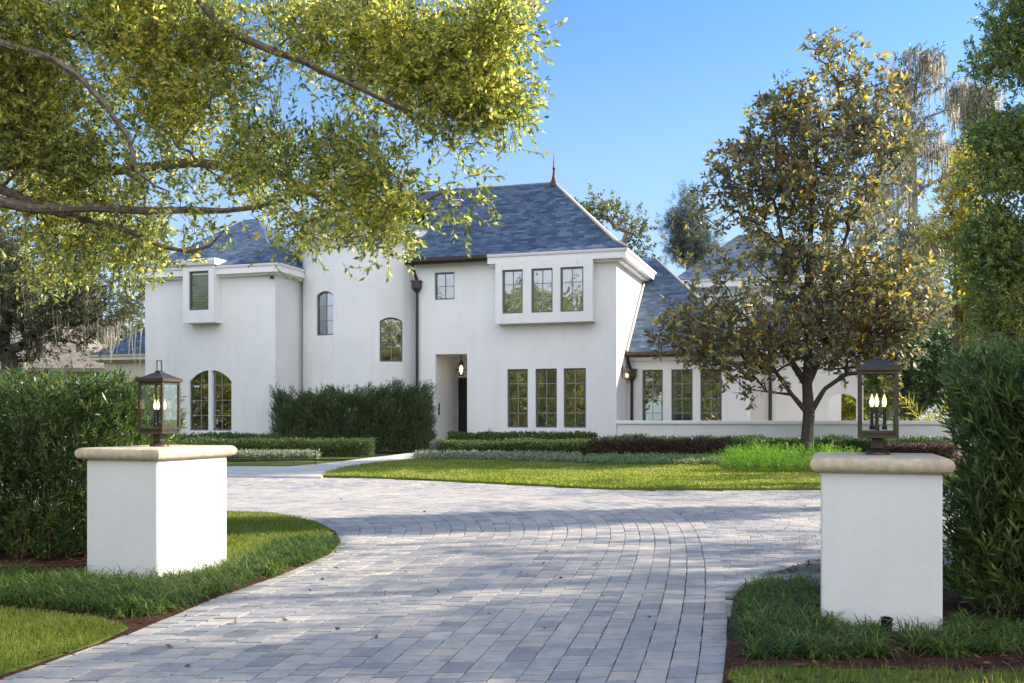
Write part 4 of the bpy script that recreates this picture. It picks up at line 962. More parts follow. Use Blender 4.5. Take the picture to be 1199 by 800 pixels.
# ================================================================== PILLARS AND LANTERNS
def pillar(p, wu, dv, label):
    e = empty('gate_pillar', (p[0], p[1], 0), -TH, label=label, cat='pillar')
    mb = MB(); mb.box(0, wu, 0, dv, -.15, 1.116, .012); mb.build('shaft', M['pier_stucco'], e)
    prof = [(-.12, 1.117), (.015, 1.117)]+[(.025+.050*math.sin(t)+.0, 1.171-.053*math.cos(t)) for t in [math.pi*k_/10 for k_ in range(11)]]+[(.0, 1.226), (-.12, 1.226)]
    prof = [(-.10, 1.1165)]+[(.02+.052*math.sin(t), 1.1705-.054*math.cos(t)) for t in [math.pi*k_/12 for k_ in range(13)]]+[(-.10, 1.2246)]
    mb = MB(); mb.sweep([(0, 0), (wu, 0), (wu, dv), (0, dv)], prof, closed=True)
    mb.face([(.1, .1, 1.2245), (wu-.1, .1, 1.2245), (wu-.1, dv-.1, 1.2245), (.1, dv-.1, 1.2245)]); mb.build('cap', M['capstone'], e, smooth=50)
    return e
pL = (-3.246-CT*.787, 9.07+ST*.787); pillar(pL, .787, 1.114, 'white stucco pillar with stone cap, left of the driveway, two faces showing')
pR = (2.213, 7.108); pillar(pR, .807, 1.0, 'white stucco pillar with stone cap, right of the driveway, front face shaded')
def lantern(x, y, label):
    e = empty('pier_lantern', (x, y, 1.2245), -TH, label=label, cat='lantern'); T = 1.2245
    sq = lambda w_, z: [(-w_, -w_, z-T), (w_, -w_, z-T), (w_, w_, z-T), (-w_, w_, z-T)]
    mb = MB(); mb.lathe(0, 0, [(.090, 0.0005), (.090, .012), (.082, .022), (.058, .034), (.048, .045)], 20); mb.box(-.045, .045, -.045, .045, .045, .128, .006); mb.build('pedestal', M['bronze'], e, smooth=40)
    b0_, b1_ = 1.352, 1.862; hw_ = .128
    mb = MB(); mb.box(-.142, .142, -.142, .142, b0_-T, b0_+.022-T, .004); mb.box(-hw_, hw_, -hw_, hw_, b0_+.0225-T, b0_+.04-T, .003)
    for sx in (-1, 1):
        for sy in (-1, 1): mb.box(sx*hw_-.012, sx*hw_+.012, sy*hw_-.012, sy*hw_+.012, b0_+.02-T, b1_-T, .002)
    for s_1 in (-1, 1):
        mb.box(-hw_+.012, hw_-.012, s_1*hw_-.008, s_1*hw_+.008, b1_-.03-T, b1_-T); mb.box(s_1*hw_-.008, s_1*hw_+.008, -hw_+.012, hw_-.012, b1_-.03-T, b1_-T)
        mb.box(-hw_+.012, hw_-.012, s_1*hw_-.008, s_1*hw_+.008, b0_+.04-T, b0_+.055-T); mb.box(s_1*hw_-.008, s_1*hw_+.008, -hw_+.012, hw_-.012, b0_+.04-T, b0_+.055-T)
    mb.build('frame', M['bronze'], e)
    mb = MB(); mb.loft([sq(.154, 1.856), sq(.157, 1.859), sq(.157, 1.888), sq(.150, 1.892), sq(.10, 1.912), sq(.055, 1.938), sq(.03, 1.950), sq(.03, 1.962)]); mb.build('roof', M['bronze'], e)
    mb = MB(); zz = 1.962-T
    mb.box(-.030, -.022, -.006, .006, zz, zz+.098); mb.box(.022, .030, -.006, .006, zz, zz+.098); mb.box(-.030, .030, -.0065, .0065, zz+.098, zz+.106); mb.box(-.030, .030, -.0065, .0065, zz-.002, zz+.006); mb.build('loop', M['bronze'], e)
    mb = MB()
    for s_1 in (-1, 1):
        mb.face([(-hw_+.012, s_1*hw_, b0_+.055-T), (hw_-.012, s_1*hw_, b0_+.055-T), (hw_-.012, s_1*hw_, b1_-.03-T), (-hw_+.012, s_1*hw_, b1_-.03-T)])
        mb.face([(s_1*hw_, -hw_+.012, b0_+.055-T), (s_1*hw_, hw_-.012, b0_+.055-T), (s_1*hw_, hw_-.012, b1_-.03-T), (s_1*hw_, -hw_+.012, b1_-.03-T)])
    mb.build('glass', M['lglass'], e)
    mb = MB(); mb.tube([(0, 0, b0_+.04-T), (0, 0, b0_+.10-T)], .012, 8); mb.build('holder', M['bronze'], e)
    for k_ in range(3):
        a = R(20)+k_*2.0944; cx_, cy_ = .052*math.cos(a), .052*math.sin(a); zb_ = b0_+.236-T
        mb = MB(); mb.lathe(cx_, cy_, [(.018, b0_+.062-T), (.018, b0_+.09-T), (.013, b0_+.10-T), (.0125, b0_+.235-T)], 12); cd = mb.build('candle', M['black'], e)
        mb = MB(); mb.lathe(cx_, cy_, [(.006, zb_), (.013, zb_+.015), (.0165, zb_+.035), (.012, zb_+.06), (.005, zb_+.082), (.001, zb_+.098)], 10); mb.build('flame_bulb', M['flame'], cd, smooth=60)
cl = (pL[0]+CT*.39+ST*.557, pL[1]-ST*.39+CT*.557); lantern(*cl, 'lit square bronze lantern on the left pillar, its right side in sun')
cr_ = (pR[0]+CT*.41+ST*.55, pR[1]-ST*.41+CT*.55); lantern(*cr_, 'lit square bronze lantern on the right pillar with three candle bulbs')
# ground spotlight
X_, Y_ = at(1037, 0, 6.72)[0], 6.72; mb = MB((0, 0, 0)); mb.lathe(0, 0, [(.012, -.05), (.012, .05)], 8)
mb.lathe(0, 0, [(.034, .05), (.037, .06), (.037, .14), (.041, .142), (.041, .152), (.03, .152), (.03, .12)], 16)
o_ = mb.build('ground_spotlight', M['black'], smooth=40, label='small black uplight in the border grass at the foot of the right pillar', cat='light'); o_.location = (X_, Y_, 0); o_.rotation_euler.x = R(8)

# ================================================================== HEDGES AND PLANTS
def hedge(name, poly, zt, n, L, nl, ll, lw, mat, label, cat='hedge', up=.9, core=None, ang=45, lump=.10, surf=.75, rough_top=.06, group=None, droop=0, stem=True, inner=.35, zb=0.03, t=0):
    """clipped hedge: shoots packed near the faces of a plan polygon"""
    poly = list(poly); cx_ = sum(p[0] for p in poly)/len(poly); cy_ = sum(p[1] for p in poly)/len(poly)
    base = (cx_, cy_, g(cy_)); P2 = fill(poly, n*4); ed = edge_dist(P2, poly)
    z = rng.uniform(zb, 1, len(P2))**.9; keep = (ed < inner) | (z > 1-.22/max(zt, .2)) | (rng.uniform(0, 1, len(P2)) > surf); P2 = P2[keep][:n]; z = z[keep][:n]; ed = ed[keep][:n]
    P3 = np.stack([P2[:, 0], P2[:, 1], gnp(P2[:, 1])+z*zt], 1)
    lm = wob(P3, 2.2, int(n) % 97); c = np.array([cx_, cy_]); dirc = unit(P2-c)
    P3[:, :2] += dirc*(lm[:, None]*lump); P3[:, 2] += z*(lm*rough_top)-L*.5
    P3[:, 2] = np.maximum(P3[:, 2], gnp(P3[:, 1])+.02)
    D = np.concatenate([dirc*.5*(ed[:, None] < inner)+rng.normal(0, .45, (len(P3), 2)), np.full((len(P3), 1), up)], 1)+rng.normal(0, .2, (len(P3), 3))
    root = empty(name, base, label=label, cat=cat, group=group)
    quads_mesh('foliage', leaves(P3, D, L, nl, ll, lw, ang, droop=droop), mat, root, base)
    st = stems(P3, D, L, .004)
    # upright stems from the soil
    k_ = max(8, n//60); SI = P2[ed > .14] if (ed > .14).sum() > 20 else P2; S2 = SI[rng.integers(0, len(SI), k_)]; s3 = np.stack([S2[:, 0], S2[:, 1], gnp(S2[:, 1])], 1); dS = np.concatenate([rng.normal(0, .08, (k_, 2)), np.ones((k_, 1))], 1)
    quads_mesh('stems', np.concatenate([st, tubes(s3, s3+unit(dS)*zt*.8, np.full(k_, .012), np.full(k_, .006), 4)]), M['stem'], root, base)
    return root
# left foreground hedge
HL0 = at(-70, 0, 11.2)[:2]; 
hedge('podocarpus_hedge', [(-7.2, 10.55), (-4.15, 10.35), (-3.80, 11.05), (-4.0, 11.7), (-7.4, 11.9)], 1.90, 5600, .20, 11, .098, .021, M['podo'], 'tall leafy podocarpus hedge with sunlit top behind the left pillar', inner=.5, surf=.6, rough_top=.14, lump=.12, ang=50)
# right foreground hedge: upright shoots
def shoot_hedge(name, poly, zt, n, mat, label, nlong=70):
    poly = list(poly); cx_ = sum(p[0] for p in poly)/len(poly); cy_ = sum(p[1] for p in poly)/len(poly); base = (cx_, cy_, 0)
    P2 = fill(poly, n); ed = edge_dist(P2, poly); z = rng.uniform(.0, .93, n); P3 = np.stack([P2[:, 0], P2[:, 1], z*zt], 1); lm = wob(P3, 2.5, 3)
    c = np.array([cx_, cy_]); P3[:, :2] += unit(P2-c)*(lm[:, None]*.07+.03*np.sin(z*9)[:, None]); P3[:, 2] = np.maximum(P3[:, 2]+lm*.10*z, .06)
    D = np.concatenate([unit(P2-c)*.35+rng.normal(0, .3, (n, 2)), np.full((n, 1), .9)], 1)
    Q = [leaves(P3, D, .22, 15, .095, .020, 50, jit=.4)]
    S2 = fill(poly, nlong); S = np.stack([S2[:, 0], S2[:, 1], np.full(nlong, .0)], 1); dS = unit(np.concatenate([rng.normal(0, .07, (nlong, 2)), np.ones((nlong, 1))], 1)); ln = zt*rng.uniform(.75, 1.12, nlong)
    Q.append(leaves(S+dS*.55, dS, ln-.55, 56, .10, .013, 58, jit=.35))
    root = empty(name, base, label=label, cat='hedge')
    quads_mesh('foliage', np.concatenate(Q), mat, root, base)
    quads_mesh('stems', np.concatenate([stems(P3, D, .26, .003), tubes(S, S+dS*ln[:, None], np.full(nlong, .009), np.full(nlong, .004), 6)]), M['stem2'], root, base)
M['stem2'] = simple('green_stem', (.17, .16, .07), .7, noise=.3, nscale=6)
shoot_hedge('podocarpus_hedge', [(3.42, 7.35), (3.85, 6.95), (5.6, 6.45), (6.4, 7.0), (5.9, 7.9), (3.60, 8.15)], 2.04, 6200, M['podo'], 'tall podocarpus hedge of narrow leaved upright shoots right of the right pillar', 55)
# tall hedge against the turret
hv = 30.6; hp_ = [W(U(326, 30.9), 30.85), W(U(326, 30.2), 30.0), W(U(500, 30.0), 30.0), W(U(500, 30.9), 31.2)]
hedge('podocarpus_hedge', hp_, 2.02, 8500, .30, 10, .10, .022, M['podo_dark'], 'tall dark clipped hedge standing against the turret wall left of the entry', inner=.5, lump=.26, rough_top=.42, surf=.6)
# boxwood, left bed
def strip(px0, px1, Ya, Yb, py0=None): return [(at(px0, 0, Ya)[0], Ya), (at(px1, 0, Ya)[0], Ya), (at(px1, 0, Yb)[0], Yb), (at(px0, 0, Yb)[0], Yb)]
hedge('boxwood_hedge', strip(130, 436, 27.6, 28.5), .50, 9000, .10, 7, .045, .025, M['box'], 'low clipped green hedge in front of the arched window left of the walk', inner=.3, lump=.10, rough_top=.07)
hedge('boxwood_hedge', strip(190, 325, 29.3, 30.3), .62, 4500, .10, 7, .045, .025, M['box'], 'low green hedge close under the arched window', inner=.3, lump=.08)
hedge('boxwood_hedge', strip(513, 695, 27.6, 28.6), .46, 6500, .10, 7, .045, .025, M['box'], 'low clipped green hedge under the three ground floor windows', inner=.3, lump=.10, rough_top=.07)
hedge('boxwood_hedge', [W(U(528, 30.7), 30.5), W(U(700, 30.7), 30.5), W(U(700, 31.4), 31.3), W(U(528, 31.4), 31.3)], .62, 5000, .10, 7, .05, .028, M['podo'], 'brighter green back hedge along the foot of the front wall', inner=.3, lump=.08)
hedge('purple_hedge', strip(693, 852, 27.4, 28.4), .50, 6000, .11, 7, .045, .028, M['loro'], 'low purple leaved hedge left of the bright green ferns', inner=.3, lump=.10, rough_top=.09)
hedge('boxwood_hedge', [W(U(704, 30.6), 30.5), W(U(1120, 30.6), 30.5), W(U(1120, 31.3), 31.3), W(U(704, 31.3), 31.3)], .52, 9000, .10, 7, .05, .03, M['podo_dark'], 'long dark hedge at the foot of the low garden wall', inner=.3, lump=.10, rough_top=.10)
hedge('purple_hedge', strip(1040, 1120, 26.8, 27.6), .40, 2500, .11, 7, .045, .028, M['loro'], 'dark purple hedge seen just right of the right lantern', inner=.3)
def cover(name, poly, n, h, mat, label, ll=.06, lw=.025):
    P2 = fill(poly, n); P3 = np.stack([P2[:, 0], P2[:, 1], gnp(P2[:, 1])+.02], 1); D = np.concatenate([rng.normal(0, .5, (n, 2)), np.ones((n, 1))], 1)
    quads_mesh(name, leaves(P3, D, h*rng.uniform(.5, 1.1, n), 8, ll, lw, 50), mat, kind='stuff', label=label, cat='groundcover')
cover('silver_groundcover', strip(262, 372, 26.3, 27.2), 2600, .22, M['silver'], 'silvery green groundcover row in front of the left hedge')
cover('silver_groundcover', px_poly([(484, 540), (560, 541), (682, 545), (676, 538), (560, 536.5), (492, 535)]), 3200, .20, M['silver'], 'silvery groundcover row in front of the hedge under the windows')
M['mint'] = leafmat('mint_leaf', [(0, (.08, .13, .05)), (.5, (.14, .20, .08)), (1, (.26, .32, .15))], .3, clump=.2)
cover('green_groundcover', px_poly([(684, 546), (845, 547), (845, 539.5), (690, 538.5)]), 3200, .17, M['mint'], 'pale green groundcover row in front of the purple hedge')
# foxtail ferns
fx = None
spots = [(857, 552), (874, 554), (893, 553.5), (912, 555), (930, 554), (950, 554), (868, 547), (888, 546), (906, 547), (924, 546.5), (962, 549), (880, 541), (902, 540.5), (975, 545), (990, 547)]
for i, (px_, py_) in enumerate(spots):
    X_, Y_ = gp(px_, py_); s = rnd.uniform(.85, 1.15)
    if fx is None:
        n = 46; P3 = np.concatenate([rng.normal(0, .10, (n, 2)), np.full((n, 1), .0)], 1); D = np.concatenate([P3[:, :2]*3.4+rng.normal(0, .15, (n, 2)), np.ones((n, 1))], 1)
        Q = leaves(P3, D, rng.uniform(.45, .72, n), 30, .07, .014, 62); fx = quads_mesh('foxtail_fern', Q, M['fern'], None, (0, 0, 0)); o_ = fx
    else: o_ = fx.copy(); C.objects.link(o_)
    o_.location = (X_, Y_, g(Y_)); o_.scale = (s*1.05, s*1.05, s*.82); o_.rotation_euler.z = rnd.uniform(0, 6.28)
    tag(o_, 'bright green feathery fern clump in the bed at the magnolia trunk' if i < 13 else 'bright green feathery fern clump just behind the right pillar', 'fern', 'bright green fern clumps around the magnolia')
cover('shrub_tips', [(0, 60), (1, 60), (1, 61), (0, 61)], 10, .1, M['box'], 'x') if False else None

# ================================================================== TREES
# overhanging oak: traced limbs at real distance
def limb(pts, Y0, Y1, r0_, r1_):
    n = len(pts); return [(*at(px_, py_, Y0+(Y1-Y0)*i/(n-1)), r0_+(r1_-r0_)*i/(n-1)) for i, (px_, py_) in enumerate(pts)]
TX, TY = -8.2, 10.5
trunk = [(TX, TY, -.1, .42), (TX, TY, .6, .36), (TX-.05, TY, 1.6, .32), (TX, TY-.1, 2.6, .30), (TX+.15, TY-.2, 3.3, .26), (TX+.1, TY-.3, 4.4, .22), (TX+.3, TY-.3, 5.8, .17), (TX+.6, TY-.2, 7.2, .11)]
extra = [
 (4, [(-6.6, 10, 3.45, .09)]+limb([(-40, 225), (0, 236), (40, 245), (110, 243), (170, 247), (220, 246), (262, 247), (300, 243), (330, 235), (352, 222)], 9.6, 9.0, .060, .010)),
 (4, [(-6.6, 10, 3.55, .08)]+limb([(-40, 205), (0, 221), (40, 240), (70, 250), (100, 258), (135, 266), (160, 274), (190, 289), (222, 295), (246, 288), (262, 270)], 9.9, 9.2, .052, .008)),
 (5, [(-6.9, 10, 4.6, .06)]+limb([(-40, 40), (0, 50), (60, 68), (95, 92), (125, 125), (150, 160), (160, 200), (182, 218), (200, 225)], 9.0, 8.6, .040, .006)),
 (6, [(-6.2, 9.6, 6.0, .06), (-4.4, 9.2, 6.0, .05)]+limb([(225, -14), (240, 8), (270, 38), (320, 60), (355, 72), (380, 85), (420, 103), (450, 118), (480, 130)], 9.0, 8.6, .048, .012)),
 (5, [(-6.6, 10, 4.9, .05)]+limb([(-30, -20), (10, 2), (50, 35), (90, 45), (140, 60), (190, 75)], 9.6, 9.4, .036, .012)),
 (4, [(-6.2, 9.8, 3.9, .08)]+limb([(40, 190), (130, 200), (230, 190), (330, 205), (380, 235), (410, 245), (450, 256), (480, 248), (505, 232), (520, 225)], 9.8, 8.2, .055, .010)),
 (6, [(-6.4, 9.6, 5.6, .055)]+limb([(60, -40), (200, -30), (330, -22), (430, -10), (500, 15), (540, 40), (580, 60)], 9.4, 8.4, .05, .010)),
]
def pb(px_, py_, rp, Y, ry=.45, wgt=1.0):
    x, y, z = at(px_, py_, Y); s = rp*Y/F; return (x, y, z, s, max(s*.7, ry), s*.8, wgt)
blobs = [pb(-20, 20, 110, 9.5), pb(90, 35, 85, 9.4), pb(185, 30, 85, 9.3), pb(285, 25, 66, 9.2), pb(365, 30, 62, 9.0), pb(440, 40, 58, 8.8), pb(500, 60, 48, 8.6, .45, 1.3), pb(545, 55, 40, 8.5, .45, 2), pb(572, 105, 34, 8.4, .45, 3), pb(590, 40, 32, 8.4, .45, 3), pb(475, 95, 42, 8.7, .45, 1.5), pb(530, 125, 36, 8.5, .45, 2), pb(415, 85, 34, 8.9), pb(580, 148, 22, 8.4, .3, 3),
 pb(-10, 130, 90, 9.6), pb(75, 135, 75, 9.6), pb(165, 125, 66, 9.3), pb(240, 105, 46, 9.2), pb(310, 105, 30, 9.1, .45, .7), pb(30, 240, 60, 10.2), pb(105, 205, 55, 9.7), pb(190, 190, 50, 9.4), pb(265, 185, 46, 9.2), pb(330, 180, 40, 9.0), pb(395, 185, 42, 8.7), pb(450, 200, 42, 8.5), pb(495, 212, 32, 8.3), pb(540, 230, 20, 8.2, .3, 2), pb(405, 245, 32, 8.7), pb(455, 250, 30, 8.5), pb(345, 255, 26, 8.9), pb(455, 278, 15, 8.4, .3, .8), pb(345, 280, 14, 8.8, .3, .6), pb(290, 240, 28, 9.1), pb(230, 255, 32, 9.3), pb(160, 265, 36, 9.7), pb(100, 280, 38, 10.0), pb(205, 290, 20, 9.4, .3, 1), pb(150, 300, 20, 9.6, .3, 1), pb(40, 300, 42, 10.3)]
tree('live_oak', (TX, TY, 0), trunk, blobs, 2050, M['oak'], M['bark'], 'big live oak reaching in from the left with sunlit leaves over the driveway', m=6, spread=.11, L=.20, nl=8, ll=.066, lw=.029, up=.05, gap=-.04, gs=2.1, alpha=.12, seed=3, ang=50, tip=.0026, step=.35, extra=extra, power=.36, droop=.1)

def simple_trunk(x, y, h, r, lean=(0, 0), n=5): return [(x+lean[0]*k_/n+rnd.uniform(-.02, .02)*h*.3, y+lean[1]*k_/n, g(y)-.1+h*k_/n, r*(1-.6*k_/n)) for k_ in range(n+1)]
# magnolia
mx_, my_ = at(945, 0, 27.0)[0], 27.0
def mb_(px_, py_, rx, rz, Y, ry=1.6, wgt=1.0):
    x, y, z = at(px_, py_, Y); s = Y/F; return (x, y, z, rx*s, ry, rz*s, wgt)
blobs = [mb_(945, 92, 40, 40, 27, 1.1, 2), mb_(968, 88, 46, 46, 27, 1.2, 2), mb_(915, 112, 34, 40, 27, 1.0, 2), mb_(1015, 130, 40, 48, 27, 1.2, 2), mb_(940, 165, 66, 60, 27, 1.5, 1.5), mb_(1018, 195, 55, 65, 27, 1.5, 1.5), mb_(880, 210, 48, 50, 27, 1.5), mb_(850, 250, 50, 45, 27, 1.6), mb_(960, 260, 95, 70, 27, 2.4), mb_(1050, 290, 48, 65, 27, 1.6), mb_(835, 310, 52, 38, 27, 1.7), mb_(900, 340, 80, 55, 27, 2.4), mb_(1020, 360, 80, 55, 27, 2.2), mb_(820, 385, 55, 36, 27, 1.7), mb_(850, 410, 60, 28, 27, 1.8), mb_(960, 400, 90, 35, 27, 2.2), mb_(1050, 400, 45, 35, 27, 1.4), mb_(880, 445, 40, 22, 27, 1.3), mb_(1000, 445, 40, 26, 27, 1.2)]
tr_ = [(mx_, my_, .3, .21), (mx_, my_, .9, .175), (mx_+.05, my_, 1.6, .165), (mx_, my_, 2.4, .14), (mx_+.05, my_, 3.6, .11), (mx_, my_, 5.0, .085), (mx_+.1, my_, 6.6, .06), (mx_+.2, my_, 8.2, .04), (mx_+.35, my_, 9.8, .02)]
ex = [(2, [(mx_-.45, my_-.1, 2.15, .06), (mx_-.9, my_-.2, 2.75, .05), (mx_-1.7, my_-.3, 3.0, .035), (mx_-2.6, my_-.3, 2.95, .03)]), (2, [(mx_+.45, my_-.1, 2.3, .055), (mx_+1.0, my_-.2, 2.7, .04), (mx_+1.6, my_-.2, 2.75, .03), (mx_+2.3, my_-.2, 3.2, .02)]),
      (3, [(mx_-.6, my_+.2, 3.4, .07), (mx_-1.3, my_+.3, 4.6, .05)]), (3, [(mx_+.6, my_+.2, 3.6, .07), (mx_+1.3, my_+.3, 5.2, .05)]), (4, [(mx_+.5, my_-.3, 4.9, .06), (mx_+1.0, my_-.4, 6.6, .04)]), (4, [(mx_-.5, my_-.3, 5.0, .06), (mx_-.9, my_-.4, 6.9, .04)])]
tree('magnolia_tree', (mx_, my_, g(my_)), tr_, blobs, 1600, M['magnolia'], M['bark_dark'], 'tall magnolia with glossy dark and golden brown leaves rising from the fern bed', m=3, spread=.15, L=.22, nl=6, ll=.195, lw=.092, up=.25, gap=-.12, gs=1.1, alpha=.2, seed=5, ang=62, tip=.0065, step=.6, extra=ex, power=.40)

def px_tree(name, px_, Y, blobs_px, n, lm, bark, label, r=.3, h=None, ry=None, **k):
    x = at(px_, 0, Y)[0]; bl = []
    for b in blobs_px:
        X_, Y_, Z_ = at(b[0], b[1], Y); s = Y/F; bl.append((X_, Y_, Z_, b[2]*s, (b[2]+b[3])/2*s*(ry or .9), b[3]*s))
    zt = max(b[2] for b in bl)
    return tree(name, (x, Y, g(Y)), simple_trunk(x, Y, (h or zt*.8), r), bl, n, lm, bark, label, **k)
# left background oak with moss
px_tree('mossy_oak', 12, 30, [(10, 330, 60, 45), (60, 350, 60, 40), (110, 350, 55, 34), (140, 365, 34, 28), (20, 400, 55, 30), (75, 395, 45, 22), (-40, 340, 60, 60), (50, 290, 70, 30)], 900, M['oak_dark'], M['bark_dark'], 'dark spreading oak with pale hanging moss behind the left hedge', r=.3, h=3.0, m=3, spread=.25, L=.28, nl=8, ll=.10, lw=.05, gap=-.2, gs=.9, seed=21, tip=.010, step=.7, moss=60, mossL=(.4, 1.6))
# trees behind the neighbour
px_tree('background_oak', -20, 62, [(-30, 330, 90, 90), (60, 300, 80, 90), (140, 330, 60, 60), (90, 380, 80, 40)], 700, M['oak_back'], M['bark_light'], 'pale green tree beyond the distant beige house', m=4, spread=.5, L=.5, nl=8, ll=.28, lw=.14, gap=-.1, gs=.35, seed=22, tip=.02, step=1.5)
px_tree('background_oak', 722, 58, [(700, 250, 30, 22), (735, 268, 28, 24), (715, 295, 40, 30), (745, 310, 22, 25), (690, 330, 40, 30)], 420, M['oak_back'], M['bark_light'], 'rounded grey green tree behind the main roof beside the finial', m=4, spread=.35, L=.4, nl=8, ll=.22, lw=.11, gap=-.3, gs=.5, seed=23, tip=.02, step=1.2)
px_tree('pine_tree', 808, 60, [(808, 235, 12, 14), (800, 262, 20, 16), (812, 290, 26, 18)], 260, M['pine'], M['bark_light'], 'small bluish pine top behind the left side of the magnolia', m=5, spread=.3, L=.4, nl=14, ll=.30, lw=.03, gap=-.6, seed=24, tip=.02, step=1)
px_tree('mossy_cypress', 1068, 48, [(1075, 75, 32, 16), (1055, 110, 24, 20), (1098, 100, 20, 12), (1070, 160, 34, 26), (1100, 190, 20, 22), (1050, 230, 38, 30), (1075, 290, 36, 36), (1050, 340, 40, 30), (1115, 120, 10, 14), (1085, 370, 40, 30)], 760, M['greyoak'], M['bark_light'], 'tall grey tree draped in hanging moss behind the magnolia', r=.30, mossw=24, m=3, spread=.22, L=.3, nl=7, ll=.16, lw=.07, gap=-.25, gs=.6, seed=25, tip=.016, step=1.1, moss=300, mossL=(.5, 1.9), alpha=.35)
px_tree('mossy_cypress', 1130, 52, [(1130, 112, 22, 18), (1150, 145, 30, 24), (1115, 165, 14, 18), (1155, 112, 18, 14), (1135, 180, 24, 16)], 320, M['greyoak'], M['bark_light'], 'second moss draped tree between the tall mossy tree and the dark green tree', r=.28, mossw=24, m=3, spread=.2, L=.3, nl=5, ll=.13, lw=.06, gap=-.2, gs=.6, seed=26, tip=.022, step=1.1, moss=180, mossL=(.6, 2.2))
px_tree('mossy_cypress', 1010, 55, [(1000, 290, 45, 50), (1030, 240, 35, 40), (960, 330, 40, 40), (1000, 370, 60, 40), (910, 380, 50, 40)], 420, M['greyoak'], M['bark_light'], 'pale hazy grey green tree mostly hidden behind the magnolia', r=.4, m=3, spread=.4, L=.4, nl=7, ll=.22, lw=.10, gap=-.2, gs=.5, seed=27, tip=.02, step=1.3, moss=80, mossL=(.6, 2))
px_tree('yellow_green_tree', 1122, 30, [(1140, 195, 26, 26), (1120, 225, 26, 22), (1135, 265, 40, 28), (1112, 280, 30, 18), (1125, 320, 42, 30), (1120, 365, 38, 28), (1150, 350, 40, 40), (1130, 400, 36, 22)], 800, M['yellowgreen'], M['bark'], 'sunlit yellow green tree beside the tall dark green tree', r=.16, m=4, spread=.16, L=.24, nl=9, ll=.10, lw=.045, gap=-.3, gs=1.0, seed=28, tip=.008, step=.6)
px_tree('camphor_tree', 1255, 17, [(1196, 20, 34, 45), (1180, 90, 40, 45), (1185, 160, 42, 45), (1178, 225, 42, 42), (1190, 290, 60, 45), (1190, 350, 56, 38), (1160, 300, 26, 30), (1180, 385, 44, 22), (1260, 60, 60, 80, .5), (1270, 200, 70, 90, .5), (1270, 330, 60, 60, .5), (1230, -20, 50, 50), (1165, 355, 30, 25)], 3000, M['camphor'], M['bark'], 'tall dense dark green tree filling the right edge above the hedge', r=.26, m=4, spread=.14, L=.22, nl=11, ll=.080, lw=.038, gap=-.45, gs=1.4, seed=29, tip=.006, step=.5, ry=.8)
px_tree('dark_shrub', 1060, 38, [(1040, 420, 30, 40), (1075, 440, 34, 45), (1100, 410, 26, 45), (1020, 455, 26, 32), (1120, 440, 30, 50)], 800, M['podo_dark'], M['bark_dark'], 'dark green evergreen mass behind the garden wall near the right lantern', r=.12, h=3, cat='shrub', m=4, spread=.2, L=.25, nl=8, ll=.12, lw=.06, gap=-.7, gs=.8, seed=30, tip=.01, step=.6)
px_tree('courtyard_shrub', 985, 39, [(980, 480, 20, 18), (1000, 485, 14, 12), (968, 485, 14, 12)], 300, M['yellowgreen'], M['bark'], 'sunny yellow green shrub seen through the arched opening', r=.05, h=1.2, cat='shrub', m=4, spread=.12, L=.2, nl=8, ll=.10, lw=.04, gap=-.9, seed=31, tip=.006, step=.4, )
# small fan palm by the wall end
X_, Y_ = at(1092, 0, 33.5)[0], 33.5; Q = []
pe = empty('small_palm', (X_, Y_, .4), label='small yellow green palm at the garden wall right of the right lantern', cat='palm')
fr_n = 16; base_ = np.array([[X_, Y_, .5]]*fr_n); st_q = []
for k_ in range(fr_n):
    a = k_*2.4; el = rnd.uniform(.5, 1.25); p = np.array([X_, Y_, .6]); d = np.array([math.cos(a)*math.cos(el), math.sin(a)*math.cos(el), math.sin(el)]); seg = []
    for s in range(7):
        p2 = p+d*.27; seg.append((p.copy(), d.copy(), p2.copy())); d = d+np.array([0, 0, -.13]); d = d/np.linalg.norm(d); p = p2
    PP = np.array([s_[0] for s_ in seg]); DD = np.array([s_[1] for s_ in seg]); Q.append(leaves(PP, DD, .27, 7, .42, .035, 60, jit=.15)); st_q.append(tubes(PP, np.array([s_[2] for s_ in seg]), np.full(7, .012), np.full(7, .009), 4))
quads_mesh('fronds', np.concatenate(Q), M['yellowgreen'], pe, (X_, Y_, .4)); quads_mesh('stalks', np.concatenate(st_q), M['stem2'], pe, (X_, Y_, .4))

# trees of the street side (behind the camera: seen in the window glass) and right of the frame (they shade the drive)
def world_tree(x, y, h, r, n, lm, label, seed, ll=.16, gap=-.25, m=3, nl=8, base_h=.35, name='street_oak', group=None, L=.4):
    bl = [(x, y, h*.72, r*.8, r*.8, h*.26), (x-r*.4, y+r*.3, h*.6, r*.6, r*.6, h*.2), (x+r*.5, y-r*.2, h*.58, r*.6, r*.6, h*.2), (x, y-r*.4, h*.5, r*.6, r*.5, h*.15), (x+.1*r, y+r*.45, h*.5, r*.6, r*.5, h*.16)]
    return tree(name, (x, y, g(y)), simple_trunk(x, y, h*.75, .3), bl, n, lm, M['bark'], label, m=m, spread=.28, L=L, nl=nl, ll=ll, lw=ll*.45, gap=gap, gs=.55, seed=seed, tip=.012, step=1.0, group=group)
EXTRA_TREES = [(11.5, 7.6, 8.2, 3.3), (15.5, 13.3, 12.6, 3.6), (9.6, 1.6, 7.0, 2.8), (17.8, 22.6, 9.5, 3.2)]
t1 = world_tree(*EXTRA_TREES[0], 360, M['oak'], 'spreading oak standing right of the frame beside the drive', 41, gap=.05, ll=.15, L=.35)
t2 = world_tree(*EXTRA_TREES[1], 430, M['oak'], 'taller oak standing right of the frame farther along the drive', 42, gap=.0, ll=.15, L=.35)
